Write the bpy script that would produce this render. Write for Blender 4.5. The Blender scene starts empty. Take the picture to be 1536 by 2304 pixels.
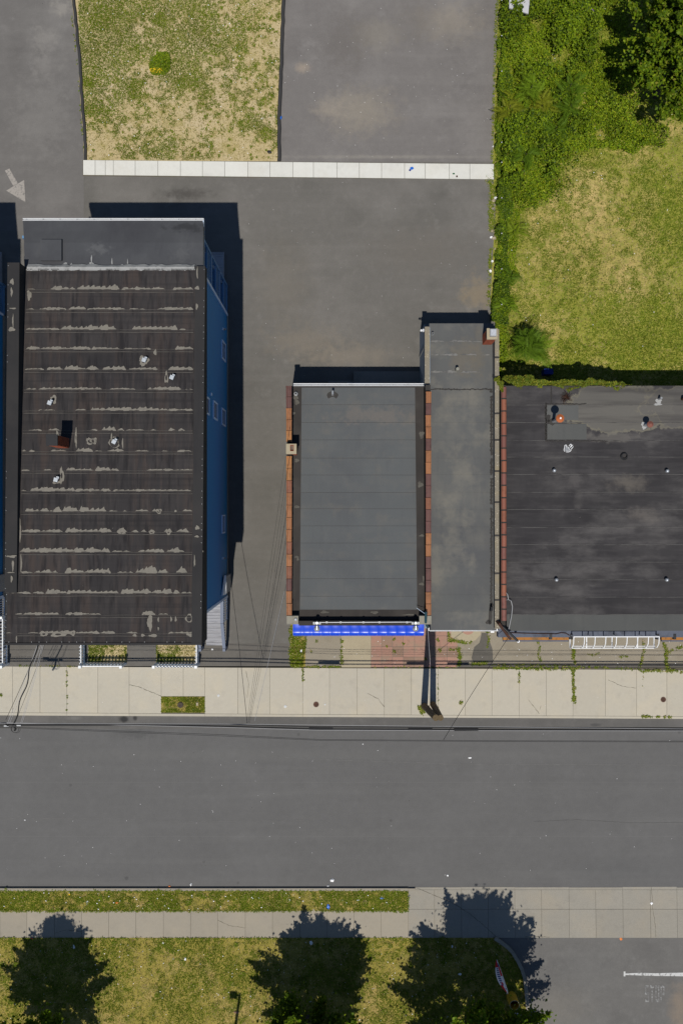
import bpy, math, random
import numpy as np
from mathutils import Vector
R = math.radians
rnd = random.Random(7)
rng = np.random.default_rng(11)
SC = bpy.context.scene
COL = SC.collection

# ------------------------------------------------------------------ camera, sky, sun, exposure
H = 50.0                                   # flying height of the drone, metres
cam_d = bpy.data.cameras.new("camera")
cam = bpy.data.objects.new("camera", cam_d)
COL.objects.link(cam)
cam.location = (0, 0, H)
cam.rotation_euler = (0, 0, 0)
cam_d.sensor_fit = 'VERTICAL'
cam_d.sensor_height = 36.0
cam_d.lens = 36.0 * H / 57.6
cam_d.clip_end = 2000
SC.camera = cam

SUN_DIR = Vector((-0.058, -0.430, 1.0)).normalized()      # towards the sun
sun_el = math.asin(SUN_DIR.z)
sun_az = math.atan2(SUN_DIR.x, SUN_DIR.y)                 # clockwise from +Y
world = bpy.data.worlds.new("World")
SC.world = world
world.use_nodes = True
wn = world.node_tree.nodes
wl = world.node_tree.links
wn.clear()
w_out = wn.new('ShaderNodeOutputWorld')
w_bg = wn.new('ShaderNodeBackground')
w_sky = wn.new('ShaderNodeTexSky')
w_sky.sky_type = 'NISHITA'
w_sky.sun_disc = False
w_sky.sun_elevation = sun_el
w_sky.sun_rotation = sun_az
w_sky.ozone_density = 5.0
w_sky.dust_density = 0.3
w_bg.inputs['Strength'].default_value = 0.062
wl.new(w_sky.outputs[0], w_bg.inputs['Color'])
wl.new(w_bg.outputs[0], w_out.inputs['Surface'])

sun_d = bpy.data.lights.new("sun", 'SUN')
sun_d.energy = 4.0
sun_d.angle = R(0.5)
sun_d.color = (1.0, 0.955, 0.88)
sun = bpy.data.objects.new("sun", sun_d)
sun.rotation_euler = SUN_DIR.to_track_quat('Z', 'Y').to_euler()
sun.location = SUN_DIR * 80
COL.objects.link(sun)

SC.view_settings.view_transform = 'Standard'
SC.view_settings.look = 'None'
SC.view_settings.exposure = 0.0
SC.view_settings.gamma = 1.0
SC.view_settings.use_curve_mapping = False


# ------------------------------------------------------------------ measuring: survey pixel -> metres at a height
def W(px, py, z=0.0):
    k = (H - z) / H / 40.0
    return ((px - 768.0) * k, (1152.0 - py) * k, z)

def X(px, z=0.0): return (px - 768.0) / 40.0 * (H - z) / H
def Y(py, z=0.0): return (1152.0 - py) / 40.0 * (H - z) / H


# ------------------------------------------------------------------ materials
def lin(c):
    c = c / 255.0
    return c / 12.92 if c <= 0.04045 else ((c + 0.055) / 1.055) ** 2.4

def S(r, g, b, k=0.80):
    """albedo of a surface read as this tone in full sun"""
    return (lin(r) * k, lin(g) * k, lin(b) * k, 1.0)

class NT:
    def __init__(s, m):
        s.t = m.node_tree; s.n = s.t.nodes; s.l = s.t.links
        s.pos = None
    def new(s, t, **kw):
        n = s.n.new(t)
        for k, v in kw.items(): setattr(n, k, v)
        return n
    def link(s, a, b): s.l.new(a, b)
    def P(s):
        if s.pos is None:
            s.pos = s.new('ShaderNodeNewGeometry').outputs['Position']
        return s.pos
    def math(s, op, a, b=None, clamp=False):
        n = s.new('ShaderNodeMath', operation=op); n.use_clamp = clamp
        for i, v in enumerate((a, b)):
            if v is None: continue
            if isinstance(v, (int, float)): n.inputs[i].default_value = v
            else: s.link(v, n.inputs[i])
        return n.outputs[0]
    def remap(s, v, lo, hi, t0=0.0, t1=1.0, smooth=False):
        n = s.new('ShaderNodeMapRange')
        if smooth: n.interpolation_type = 'SMOOTHSTEP'
        s.link(v, n.inputs[0])
        for i, q in zip((1, 2, 3, 4), (lo, hi, t0, t1)): n.inputs[i].default_value = q
        return n.outputs[0]
    def vec(s, sc=(1, 1, 1), off=(0, 0, 0)):
        n = s.new('ShaderNodeMapping')
        s.link(s.P(), n.inputs['Vector'])
        n.inputs['Scale'].default_value = sc
        n.inputs['Location'].default_value = off
        return n.outputs[0]
    def noise(s, scale, detail=4, rough=0.55, stretch=(1, 1, 1), dist=0.0, off=(0, 0, 0)):
        n = s.new('ShaderNodeTexNoise')
        s.link(s.vec(stretch, off), n.inputs['Vector'])
        n.inputs['Scale'].default_value = scale
        n.inputs['Detail'].default_value = detail
        n.inputs['Roughness'].default_value = rough
        n.inputs['Distortion'].default_value = dist
        return n.outputs['Fac']
    def mix(s, fac, a, b, blend='MIX'):
        n = s.new('ShaderNodeMix', data_type='RGBA', blend_type=blend)
        n.clamp_factor = True
        if isinstance(fac, (int, float)): n.inputs[0].default_value = fac
        else: s.link(fac, n.inputs[0])
        for i, v in ((6, a), (7, b)):
            if isinstance(v, tuple): n.inputs[i].default_value = v
            else: s.link(v, n.inputs[i])
        return n.outputs[2]

MATS = {}
def M(name, base, layers=(), rough=0.9, bump=None, metal=0.0, vary=0.0, attr=False, spec=0.3, coat=0.0, trans=0.0):
    m = bpy.data.materials.new(name); m.use_nodes = True
    t = NT(m)
    bs = t.n['Principled BSDF']
    bs.inputs['Roughness'].default_value = rough
    bs.inputs['Metallic'].default_value = metal
    bs.inputs['Specular IOR Level'].default_value = spec
    bs.inputs['Coat Weight'].default_value = coat
    bs.inputs['Coat Roughness'].default_value = 0.12
    if attr:
        a = t.new('ShaderNodeAttribute', attribute_name='Col')
        c = a.outputs['Color']
    else:
        c = base
    for L in layers:
        k = L[0]
        if k == 'n':      # noise patches: scale, lo, hi, colour, amount, opts
            _, sc, lo, hi, colr, amt, o = (*L, {})[:7]
            f = t.noise(sc, o.get('detail', 4), o.get('rough', 0.55), o.get('stretch', (1, 1, 1)), o.get('dist', 0.0), o.get('off', (rnd.random() * 50, rnd.random() * 50, 0)))
            f = t.remap(f, lo, hi, 0.0, amt)
            c = t.mix(f, c, colr)
        elif k == 'm':    # brightness modulation: scale, spread
            _, sc, sp, o = (*L, {})[:4]
            f = t.noise(sc, o.get('detail', 3), o.get('rough', 0.6), o.get('stretch', (1, 1, 1)), 0.0, (rnd.random() * 50, rnd.random() * 50, 0))
            f = t.remap(f, 0.25, 0.75, 1.0 - sp, 1.0 + sp)
            g = t.new('ShaderNodeCombineXYZ')
            for i in range(3): t.link(f, g.inputs[i])
            c = t.mix(1.0, c, g.outputs[0], 'MULTIPLY')
        elif k == 'b':    # a stain with a place: (cx, cy, rx, ry) metres, colour, amount, edge, ragged
            _, (cx, cy, rx, ry), colr, amt, edge, rag = L[:6]
            o = L[6] if len(L) > 6 else {}
            v = t.vec((1 / rx, 1 / ry, 0), (-cx / rx, -cy / ry, 0))
            ln = t.new('ShaderNodeVectorMath', operation='LENGTH'); t.link(v, ln.inputs[0])
            nz = t.noise(o.get('sc', 1.7), 8, 0.66)
            d = t.math('ADD', ln.outputs['Value'], t.math('MULTIPLY', t.math('SUBTRACT', nz, 0.5), rag * 4.2))
            f = t.remap(d, 1.0 - edge, 1.0 + edge * 0.3, amt, 0.0, True)
            c = t.mix(f, c, colr)
            if o.get('rim'):
                r_ = t.math('SUBTRACT', 1.0, t.math('MULTIPLY', t.math('ABSOLUTE', t.math('SUBTRACT', d, 0.93)), 16.0), True)
                c = t.mix(t.math('MULTIPLY', r_, 0.55), c, o['rim'])
        elif k == 'v':    # specks: scale, size, colour, amount
            _, sc, size, colr, amt = L[:5]
            n = t.new('ShaderNodeTexVoronoi'); n.inputs['Scale'].default_value = sc
            t.link(t.vec((1, 1, 1), (rnd.random() * 9, rnd.random() * 9, 0)), n.inputs['Vector'])
            f = t.remap(n.outputs['Distance'], size * 0.6, size, amt, 0.0)
            if len(L) > 5:
                g = t.new('ShaderNodeSeparateColor'); t.link(n.outputs['Color'], g.inputs[0])
                f = t.math('MULTIPLY', f, t.math('GREATER_THAN', g.outputs[0], L[5]))
            c = t.mix(f, c, colr)
        elif k == 'l':    # parallel lines along x or y: axis, period, width(0-1), colour, amount
            _, ax, per, wd, colr, amt = L[:6]
            sp = t.new('ShaderNodeSeparateXYZ'); t.link(t.P(), sp.inputs[0])
            q = t.math('FRACT', t.math('DIVIDE', sp.outputs['XYZ'.index(ax)], per))
            f = t.math('MULTIPLY', t.math('LESS_THAN', q, wd), amt)
            c = t.mix(f, c, colr)
    if vary:
        oi = t.new('ShaderNodeObjectInfo')
        f = t.remap(oi.outputs['Random'], 0, 1, 1 - vary, 1 + vary)
        g = t.new('ShaderNodeCombineXYZ')
        for i in range(3): t.link(f, g.inputs[i])
        c = t.mix(1.0, c, g.outputs[0], 'MULTIPLY')
    if isinstance(c, tuple): bs.inputs['Base Color'].default_value = c
    else: t.link(c, bs.inputs['Base Color'])
    if bump:
        b = t.new('ShaderNodeBump')
        b.inputs['Strength'].default_value = bump[1]
        b.inputs['Distance'].default_value = bump[2] if len(bump) > 2 else 0.02
        t.link(t.noise(bump[0], 4, 0.6, bump[3] if len(bump) > 3 else (1, 1, 1)), b.inputs['Height'])
        t.link(b.outputs[0], bs.inputs['Normal'])
    if trans:
        tr = t.new('ShaderNodeBsdfTranslucent')
        if isinstance(c, tuple): tr.inputs[0].default_value = c
        else: t.link(c, tr.inputs[0])
        mx = t.new('ShaderNodeMixShader'); mx.inputs[0].default_value = trans
        t.link(bs.outputs[0], mx.inputs[1]); t.link(tr.outputs[0], mx.inputs[2])
        t.link(mx.outputs[0], t.n['Material Output'].inputs['Surface'])
    MATS[name] = m
    return m

def px_blob(x, y, rx, ry, z=0.0):
    k = (H - z) / H / 40
    return (X(x, z), Y(y, z), rx * k, ry * k)

grain = ('m', 17.0, 0.13, {'detail': 4, 'rough': 0.85})
mid = ('m', 3.0, 0.05, {'detail': 5})
def asphalt(name, tone, extra=(), light=None, dark=None, k=1.0):
    lt = light or tuple(min(255, int(v * 1.13 + 6)) for v in tone)
    dk = dark or tuple(int(v * 0.86) for v in tone)
    return M(name, S(*tone), [
        ('n', 0.22, 0.50, 0.68, S(*lt), 0.50 * k, {'detail': 8, 'rough': 0.6}),
        ('n', 0.31, 0.52, 0.70, S(*dk), 0.50 * k, {'detail': 6}),
        ('n', 1.1, 0.55, 0.75, S(*lt), 0.28 * k, {'detail': 6, 'rough': 0.65}),
        ('n', 0.9, 0.5, 0.75, S(*lt), 0.25 * k, {'detail': 5, 'stretch': (0.12, 1.6, 1)}),
        ('n', 2.4, 0.55, 0.72, S(*lt), 0.30 * k, {'detail': 8, 'rough': 0.72}),
        ('n', 0.6, 0.58, 0.72, S(*[min(255, v + 26) for v in tone]), 0.45 * k, {'detail': 9, 'rough': 0.7}),
        *extra, mid, grain,
        ('v', 1.5, 0.035, S(46, 45, 44), 0.75, 0.72),
        ('v', 2.1, 0.022, S(205, 200, 190), 0.8, 0.80)],
        rough=0.92, bump=(60, 0.35, 0.01))

WARM = S(152, 146, 135)
m_lot = asphalt('lot_asphalt', (110, 107, 102), [
    ('b', px_blob(420, 436, 60, 14), S(62, 58, 55), 0.55, 0.9, 0.55, {'sc': 3.0}),
    ('b', px_blob(690, 770, 100, 45), S(134, 125, 112), 0.50, 0.9, 0.5),
    ('b', px_blob(790, 800, 110, 30), S(140, 130, 116), 0.45, 0.9, 0.5),
    ('b', px_blob(1075, 660, 45, 40), S(142, 128, 106), 0.65, 0.8, 0.7),
    ('b', px_blob(590, 1250, 80, 420), S(102, 98, 90), 0.35, 0.9, 0.3),
    ('b', px_blob(640, 640, 70, 120), S(120, 113, 102), 0.35, 0.9, 0.5),
    ('b', px_blob(950, 560, 150, 70), S(112, 106, 98), 0.4, 0.9, 0.5)])
m_drive = asphalt('drive_asphalt', (113, 110, 107), [
    ('b', px_blob(100, 90, 34, 30), S(150, 146, 140), 0.45, 0.9, 0.8),
    ('b', px_blob(140, 15, 26, 22), S(160, 155, 146), 0.5, 0.9, 0.8),
    ('b', px_blob(100, 150, 30, 26), S(142, 138, 133), 0.4, 0.9, 0.8),
    ('b', px_blob(100, 260, 70, 110), S(130, 127, 123), 0.5, 0.9, 0.8)])
m_upper = asphalt('upper_lot_asphalt', (121, 117, 114), [
    ('b', px_blob(810, 250, 95, 60), S(148, 140, 127), 0.7, 0.9, 0.45),
    ('b', px_blob(745, 245, 45, 30), S(156, 147, 134), 0.45, 0.9, 0.5),
    ('b', px_blob(840, 80, 70, 45), S(140, 134, 124), 0.6, 0.9, 0.5),
    ('b', px_blob(1010, 50, 90, 50), S(146, 138, 126), 0.6, 0.9, 0.5),
    ('b', px_blob(680, 152, 22, 14), S(158, 146, 132), 0.8, 0.7, 0.4),
    ('b', px_blob(775, 100, 60, 80), S(108, 103, 99), 0.6, 0.9, 0.5),
    ('b', px_blob(930, 45, 50, 70), S(112, 107, 102), 0.5, 0.9, 0.5),
    ('b', px_blob(860, 353, 260, 5), S(150, 145, 136), 0.5, 0.9, 0.4)])
m_road = asphalt('road_asphalt', (103, 102, 101), [
    ('b', px_blob(600, 1700, 900, 16), S(112, 111, 108), 0.35, 0.9, 0.2),
    ('b', px_blob(300, 1652, 50, 16), S(80, 80, 79), 0.5, 0.9, 0.5, {'sc': 4}),
    ('b', px_blob(284, 1978, 5, 5), S(70, 70, 70), 0.6, 0.6, 0.2),
    ('v', 0.55, 0.06, S(80, 79, 78), 0.5, 0.6),
    ('b', px_blob(1380, 1960, 120, 30), S(92, 92, 92), 0.3, 0.9, 0.4),
    ('l', 'Y', 3.05, 0.006, S(132, 131, 128), 0.22),
    ('n', 0.8, 0.5, 0.72, S(116, 115, 113), 0.35, {'detail': 5, 'stretch': (0.06, 1.5, 1)})], k=0.35)
m_gutter = asphalt('gutter_asphalt', (101, 99, 96), [
    ('b', px_blob(278, 1619, 13, 9), S(44, 44, 44), 0.85, 0.6, 0.25, {'sc': 3}),
    ('b', px_blob(303, 1617, 6, 7), S(50, 50, 50), 0.8, 0.6, 0.25, {'sc': 3}),
    ('b', px_blob(1340, 1632, 14, 4), S(70, 70, 70), 0.6, 0.6, 0.3, {'sc': 3}),
    ('b', px_blob(165, 1617, 22, 5), S(136, 134, 130), 0.4, 0.9, 0.3, {'sc': 2})])
m_apron_lot = asphalt('side_lot_asphalt', (110, 108, 105), [
    ('b', px_blob(1300, 2180, 120, 60), S(98, 97, 96), 0.4, 0.9, 0.4),
    ('b', px_blob(1250, 2270, 90, 60), S(122, 117, 109), 0.45, 0.9, 0.4),
    ('b', px_blob(1530, 2270, 30, 60), S(150, 132, 112), 0.5, 0.9, 0.4)])
m_front = asphalt('front_asphalt', (106, 102, 96))
m_berm = M('berm_asphalt', S(62, 61, 61), [grain, mid])

def concrete(name, tone, warm, vary=0.05, amt=0.5, extra=()):
    return M(name, S(*tone), [
        ('n', 0.7, 0.48, 0.72, S(*warm), amt, {'detail': 6}),
        ('n', 1.6, 0.55, 0.75, S(*[int(v * 0.90) for v in tone]), 0.4, {'detail': 6}),
        ('m', 5.0, 0.03), ('m', 40.0, 0.05, {'detail': 3}), *extra,
        ('v', 1.1, 0.022, S(60, 56, 50), 0.6, 0.72)],
        rough=0.9, vary=vary, bump=(70, 0.2, 0.006))
m_walk = concrete('sidewalk_concrete', (190, 183, 167), (200, 189, 166))
m_walk_s = concrete('south_sidewalk_concrete', (161, 153, 138), (174, 163, 143), 0.045)
m_apron = concrete('apron_concrete', (156, 151, 140), (166, 156, 138), 0.045, 0.5,
                   [('m', 22.0, 0.16, {'detail': 4, 'rough': 0.8})])
m_white_walk = concrete('pale_concrete', (224, 223, 215), (208, 203, 190), 0.03, 0.5)
m_kerb = concrete('kerb_concrete', (156, 149, 135), (170, 160, 142), 0.05)
m_bed = M('joint_dirt', S(100, 93, 80), [('n', 2.0, 0.5, 0.7, S(70, 84, 44), 0.6), grain])
m_agg = M('exposed_aggregate', S(152, 143, 126), [('m', 26.0, 0.22, {'rough': 0.8}), ('n', 0.9, 0.5, 0.7, S(132, 122, 105), 0.6, {'detail': 6}), ('n', 2.5, 0.56, 0.7, S(150, 143, 130), 0.5)])
m_agg2 = M('pale_aggregate', S(176, 164, 138), [('m', 26.0, 0.12, {'rough': 0.8}), ('n', 1.2, 0.5, 0.7, S(160, 148, 124), 0.6)])
m_red = M('red_paver', S(172, 133, 116), [('n', 1.6, 0.5, 0.68, S(156, 136, 116), 0.8, {'detail': 6}), ('n', 4.0, 0.55, 0.75, S(120, 98, 84), 0.5), ('m', 30, 0.08)], vary=0.05)
m_redgrey = M('worn_paver', S(152, 126, 108), [('n', 2.0, 0.5, 0.7, S(158, 114, 98), 0.5), ('m', 30, 0.1)], vary=0.08)
m_patch = asphalt('patch_asphalt', (98, 94, 87))
m_marking = M('worn_marking_paint', S(166, 160, 153), [('n', 9.0, 0.50, 0.66, S(122, 119, 116), 0.85, {'detail': 5}), grain])
m_paint = M('white_road_paint', S(206, 206, 204), [('n', 7.0, 0.5, 0.62, S(116, 115, 113), 0.8, {'detail': 5})])
m_paint_faint = M('faint_road_paint', S(158, 158, 157), [('n', 9.0, 0.40, 0.52, S(112, 111, 109), 0.98, {'detail': 5})])

m_dirt = M('dry_lawn', S(196, 178, 134), [
    ('n', 0.5, 0.48, 0.66, S(204, 186, 150), 0.8, {'detail': 6}),
    ('n', 1.3, 0.50, 0.68, S(150, 140, 66), 0.7, {'detail': 7, 'rough': 0.65}),
    ('n', 9.0, 0.50, 0.72, S(128, 116, 74), 0.6, {'detail': 5, 'rough': 0.7}),
    ('m', 18.0, 0.16, {'rough': 0.8}), ('v', 2.6, 0.03, S(225, 222, 212), 0.9, 0.86)], rough=1.0, bump=(14, 0.6, 0.05))
m_yard = M('yard_soil', S(150, 149, 62), [
    ('n', 0.35, 0.50, 0.66, S(196, 172, 112), 0.7, {'detail': 6}),
    ('b', px_blob(1320, 450, 90, 90), S(206, 180, 122), 0.75, 0.9, 0.6),
    ('b', px_blob(1330, 560, 170, 120), S(190, 166, 106), 0.55, 0.9, 0.7),
    ('n', 1.8, 0.46, 0.64, S(108, 124, 34), 0.8, {'detail': 7, 'rough': 0.65}),
    ('m', 14.0, 0.22, {'rough': 0.8})], rough=1.0, bump=(14, 0.6, 0.05))
m_lawn = M('south_lawn_soil', S(156, 142, 68), [
    ('n', 0.45, 0.50, 0.66, S(172, 150, 92), 0.8, {'detail': 6}),
    ('n', 1.7, 0.46, 0.64, S(104, 108, 38), 0.8, {'detail': 7, 'rough': 0.65}),
    ('m', 14.0, 0.22, {'rough': 0.8}), ('v', 2.4, 0.028, S(225, 222, 212), 0.9, 0.86)], rough=1.0, bump=(14, 0.6, 0.05))
m_grass = M('grass_blades', None, rough=0.8, attr=True, trans=0.25, spec=0.08)
m_leaf = M('leaves', None, rough=0.55, attr=True, trans=0.28, spec=0.14)

def membrane(name, tone, z, dark, light, extra=(), vary=0.09):
    return M(name, S(*tone), [
        ('n', 0.30, 0.48, 0.66, S(*dark), 0.7, {'detail': 5}),
        ('n', 0.50, 0.52, 0.70, S(*light), 0.6, {'detail': 6}),
        ('n', 1.0, 0.55, 0.75, S(*dark), 0.5, {'stretch': (3.0, 0.35, 1), 'detail': 5}),
        ('n', 3.0, 0.5, 0.8, S(*light), 0.25, {'stretch': (1.0, 0.2, 1), 'detail': 5}),
        *extra, ('m', 30.0, 0.08, {'rough': 0.7}), ('v', 1.6, 0.018, S(190, 186, 176), 0.9, 0.8)],
        rough=0.85, vary=vary, bump=(9, 0.3, 0.01))
m_hroof = membrane('black_roof_felt', (56, 53, 53), 10.5, (42, 40, 42), (68, 64, 62), [
    ('n', 0.9, 0.48, 0.64, S(70, 60, 55), 0.75, {'stretch': (2.2, 0.3, 1), 'detail': 6}),
    ('n', 1.7, 0.50, 0.66, S(30, 28, 30), 0.75, {'stretch': (2.6, 0.35, 1), 'detail': 6}),
    ('n', 4.0, 0.52, 0.70, S(84, 76, 72), 0.35, {'stretch': (2.0, 0.15, 1), 'detail': 6}),
    ('n', 2.0, 0.50, 0.70, S(38, 36, 38), 0.5, {'stretch': (0.05, 3.0, 1), 'detail': 5})])
m_hpar = membrane('black_edge_felt', (51, 50, 50), 10.6, (42, 41, 43), (60, 57, 56))
m_lower = membrane('grey_roof_felt', (82, 83, 86), 9.2, (70, 70, 74), (96, 97, 99), [
    ('b', px_blob(225, 565, 26, 14, 9.2), S(125, 125, 125), 0.35, 0.9, 0.9, {'sc': 4}),
    ('b', px_blob(410, 580, 24, 18, 9.2), S(110, 110, 110), 0.3, 0.9, 0.9, {'sc': 5}),
    ('b', px_blob(420, 510, 60, 12, 9.2), S(46, 46, 48), 0.6, 0.9, 0.8, {'sc': 3})])
m_sealant = M('roof_sealant', S(132, 127, 117), [('n', 3.0, 0.5, 0.7, S(116, 112, 104), 0.7), ('n', 8.0, 0.6, 0.75, S(90, 86, 80), 0.6), ('m', 20, 0.1)], rough=0.8)
m_sealant_w = M('pale_roof_coating', S(168, 168, 166), [('n', 2.0, 0.5, 0.7, S(140, 140, 138), 0.8, {'detail': 6}), ('m', 20, 0.1)], rough=0.8)
m_store_base = membrane('weathered_black_felt', (60, 56, 53), 3.5, (46, 43, 42), (76, 72, 68))
m_store = membrane('grey_felt', (94, 97, 98), 3.5, (87, 89, 91), (102, 103, 102), [
    ('b', px_blob(850, 935, 110, 20, 3.4), S(122, 114, 106), 0.5, 0.8, 0.9, {'sc': 2.2}),
    ('n', 1.3, 0.54, 0.72, S(112, 108, 101), 0.35, {'detail': 7}),
    ('n', 0.9, 0.5, 0.72, S(108, 106, 102), 0.3, {'detail': 6, 'stretch': (0.5, 2.2, 1)})], vary=0.02)
m_narrow = membrane('worn_grey_felt', (98, 99, 98), 3.1, (86, 87, 89), (114, 112, 106), [
    ('n', 0.55, 0.50, 0.66, S(128, 124, 114), 0.65, {'detail': 8, 'rough': 0.62}),
    ('b', px_blob(1040, 800, 36, 50, 3.0), S(116, 108, 94), 0.5, 0.8, 0.7),
    ('b', px_blob(1075, 800, 16, 70, 3.0), S(116, 108, 94), 0.5, 0.8, 0.6)], vary=0.025)
m_right = membrane('dark_roof_felt', (61, 59, 60), 3.2, (52, 50, 52), (78, 75, 75), [
    ('n', 0.5, 0.52, 0.66, S(100, 97, 95), 0.6, {'detail': 8, 'rough': 0.65, 'stretch': (0.55, 1.25, 1)}),
    ('n', 0.8, 0.52, 0.66, S(44, 42, 44), 0.6, {'detail': 7, 'stretch': (0.6, 1.2, 1)}),
    ('b', px_blob(1385, 922, 125, 56, 3.1), S(104, 101, 95), 0.95, 0.10, 0.30, {'sc': 0.8, 'rim': S(132, 126, 106)}),
    ('b', px_blob(1520, 915, 75, 46, 3.1), S(100, 97, 92), 0.9, 0.12, 0.35, {'sc': 1.0, 'rim': S(128, 122, 104)}),
    ('b', px_blob(1370, 985, 70, 12, 3.1), S(112, 108, 102), 0.6, 0.5, 0.6),
    ('b', px_blob(1410, 1090, 40, 20, 3.2), S(122, 115, 105), 0.6, 0.9, 0.9, {'sc': 0.9}),
    ('b', px_blob(1440, 1160, 40, 20, 3.2), S(116, 110, 104), 0.6, 0.9, 0.9, {'sc': 0.9}),
    ('b', px_blob(1290, 1080, 20, 20, 3.2), S(106, 102, 100), 0.5, 0.8, 0.5),
    ('b', px_blob(1300, 1125, 10, 24, 3.2), S(98, 95, 92), 0.5, 0.8, 0.6),
    ('b', px_blob(1230, 1275, 40, 25, 3.3), S(98, 96, 95), 0.55, 0.8, 0.6),
    ('n', 1.4, 0.48, 0.66, S(46, 44, 46), 0.5, {'stretch': (0.10, 1.3, 1), 'detail': 6}),
    ('n', 3.0, 0.52, 0.70, S(86, 83, 83), 0.3, {'stretch': (0.16, 1.6, 1), 'detail': 6})])
m_right_grey = membrane('grey_patch_felt', (92, 93, 91), 3.2, (84, 85, 84), (102, 102, 98))
m_tar = M('tar', S(52, 49, 46), [('m', 8, 0.2)], rough=0.6)
m_coping = M('pebble_concrete', S(140, 132, 116), [('m', 24.0, 0.55, {'rough': 0.9, 'detail': 5}), ('v', 9.0, 0.30, S(204, 196, 178), 0.7, 0.55), ('n', 1.1, 0.5, 0.7, S(158, 144, 112), 0.7)])
m_pier = M('pier_concrete', S(150, 146, 132), [('n', 3.0, 0.5, 0.7, S(116, 112, 104), 0.8), ('m', 20, 0.08)])

def clay(name, tone):
    return M(name, S(*tone), [('n', 3.0, 0.5, 0.72, S(*[int(v * 0.72) for v in tone]), 0.6, {'detail': 5}), ('n', 6.0, 0.6, 0.8, S(60, 48, 42), 0.5), ('m', 20, 0.08)], rough=0.62, vary=0.10, spec=0.4)
m_clay = [clay('orange_clay', (164, 110, 72)), clay('brown_clay', (146, 94, 70)), clay('plum_clay', (110, 75, 70)), clay('pale_clay', (176, 122, 74))]
m_barrel = [clay('red_clay', (142, 86, 68)), clay('rust_clay', (148, 90, 66)), clay('dull_clay', (126, 80, 70))]
m_mortar = M('dark_mortar', S(62, 58, 54), [('m', 12, 0.2)])

m_siding = M('blue_siding', (0.006, 0.205, 0.480, 1), [('l', 'Z', 0.115, 0.16, (0.005, 0.15, 0.38, 1), 0.8), ('n', 1.2, 0.5, 0.7, (0.008, 0.18, 0.44, 1), 0.5), ('m', 8, 0.05)], rough=0.6)
m_bluegrey = M('bluegrey_wall_paint', (0.20, 0.25, 0.31, 1), [('n', 1.2, 0.5, 0.7, (0.15, 0.19, 0.24, 1), 0.7), ('m', 10, 0.08)], rough=0.8)
m_wallgrey = M('stucco', (0.22, 0.21, 0.19, 1), [('n', 1.0, 0.5, 0.7, (0.15, 0.145, 0.13, 1), 0.7), ('m', 16, 0.1)])
m_white = M('white_paint', (0.78, 0.79, 0.80, 1), [('n', 3.0, 0.55, 0.75, (0.58, 0.58, 0.57, 1), 0.6), ('m', 12, 0.05)], rough=0.5)
m_trim = M('pale_blue_trim', (0.62, 0.72, 0.86, 1), [('m', 10, 0.06)], rough=0.5)
m_porch = M('porch_blue_grey', (0.10, 0.22, 0.38, 1), [('m', 10, 0.1)], rough=0.6)
m_deck = M('grey_deck_paint', S(164, 164, 168), [('n', 3.5, 0.5, 0.72, S(128, 129, 134), 0.8, {'stretch': (0.4, 3, 1)}), ('m', 25, 0.08)], rough=0.8, vary=0.06)
m_rail = M('slate_rail_paint', S(118, 126, 143), [('m', 14, 0.06)], rough=0.6)
m_glass = M('dark_glass', (0.008, 0.010, 0.014, 1), rough=0.25, spec=0.15)
m_metal = M('galvanised', (0.62, 0.64, 0.66, 1), [('m', 14, 0.15)], rough=0.42, metal=0.75)
m_galv_dull = M('dull_metal', (0.30, 0.31, 0.32, 1), [('m', 14, 0.2)], rough=0.55, metal=0.4)
m_black = M('black_paint', (0.016, 0.016, 0.018, 1), [('m', 14, 0.2)], rough=0.5)
m_rust = M('rusty_steel', S(176, 118, 54), [('n', 2.5, 0.48, 0.66, S(120, 96, 66), 0.8, {'detail': 6}), ('n', 6.0, 0.55, 0.7, S(92, 62, 44), 0.6)], rough=0.8)
m_rustdark = M('dark_rust', S(70, 46, 36), [('n', 4.0, 0.5, 0.7, S(112, 70, 48), 0.7), ('m', 12, 0.2)], rough=0.8)
m_ledge = M('bluegrey_ledge', S(96, 102, 116), [('n', 2.0, 0.5, 0.7, S(70, 74, 84), 0.8), ('m', 14, 0.1)], rough=0.8)
m_brick = M('red_brick', S(150, 78, 54), [('n', 4.0, 0.5, 0.7, S(110, 58, 46), 0.7), ('m', 20, 0.1)], vary=0.16)
m_brickm = M('brick_mortar', S(120, 108, 96), [('m', 12, 0.1)])
m_awning = M('blue_vinyl', (0.003, 0.055, 0.56, 1), [('m', 6, 0.06)], rough=0.27, spec=0.22)
m_wood = M('creosoted_pole', S(112, 96, 70), [('n', 3.0, 0.45, 0.7, S(70, 60, 46), 0.8, {'stretch': (6, 6, 0.5), 'detail': 6}), ('m', 30, 0.15)], rough=0.95)
m_cable = M('black_cable', (0.012, 0.012, 0.013, 1), rough=0.6)
m_cable_l = M('grey_cable', (0.34, 0.34, 0.35, 1), rough=0.5)
m_bark = M('bark', (0.07, 0.055, 0.042, 1), [('n', 4, 0.5, 0.7, (0.035, 0.028, 0.022, 1), 0.8, {'stretch': (5, 5, 0.6)})])
m_iron = M('cast_iron', S(108, 84, 72), [('m', 20, 0.2)], rough=0.7)
m_yellow = M('yellow_drum_paint', (0.62, 0.36, 0.03, 1), [('n', 4, 0.55, 0.75, (0.40, 0.22, 0.03, 1), 0.6)], rough=0.5)
m_flagw = M('white_flag_cloth', (0.72, 0.74, 0.82, 1), rough=0.8)
m_flagr = M('red_flag_cloth', (0.55, 0.02, 0.03, 1), rough=0.8)
m_flagb = M('navy_flag_cloth', (0.01, 0.03, 0.20, 1), rough=0.8)
m_orange = M('orange_plastic', (0.62, 0.18, 0.03, 1), rough=0.5)
m_blue = M('blue_plastic', (0.02, 0.14, 0.55, 1), rough=0.4)
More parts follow.
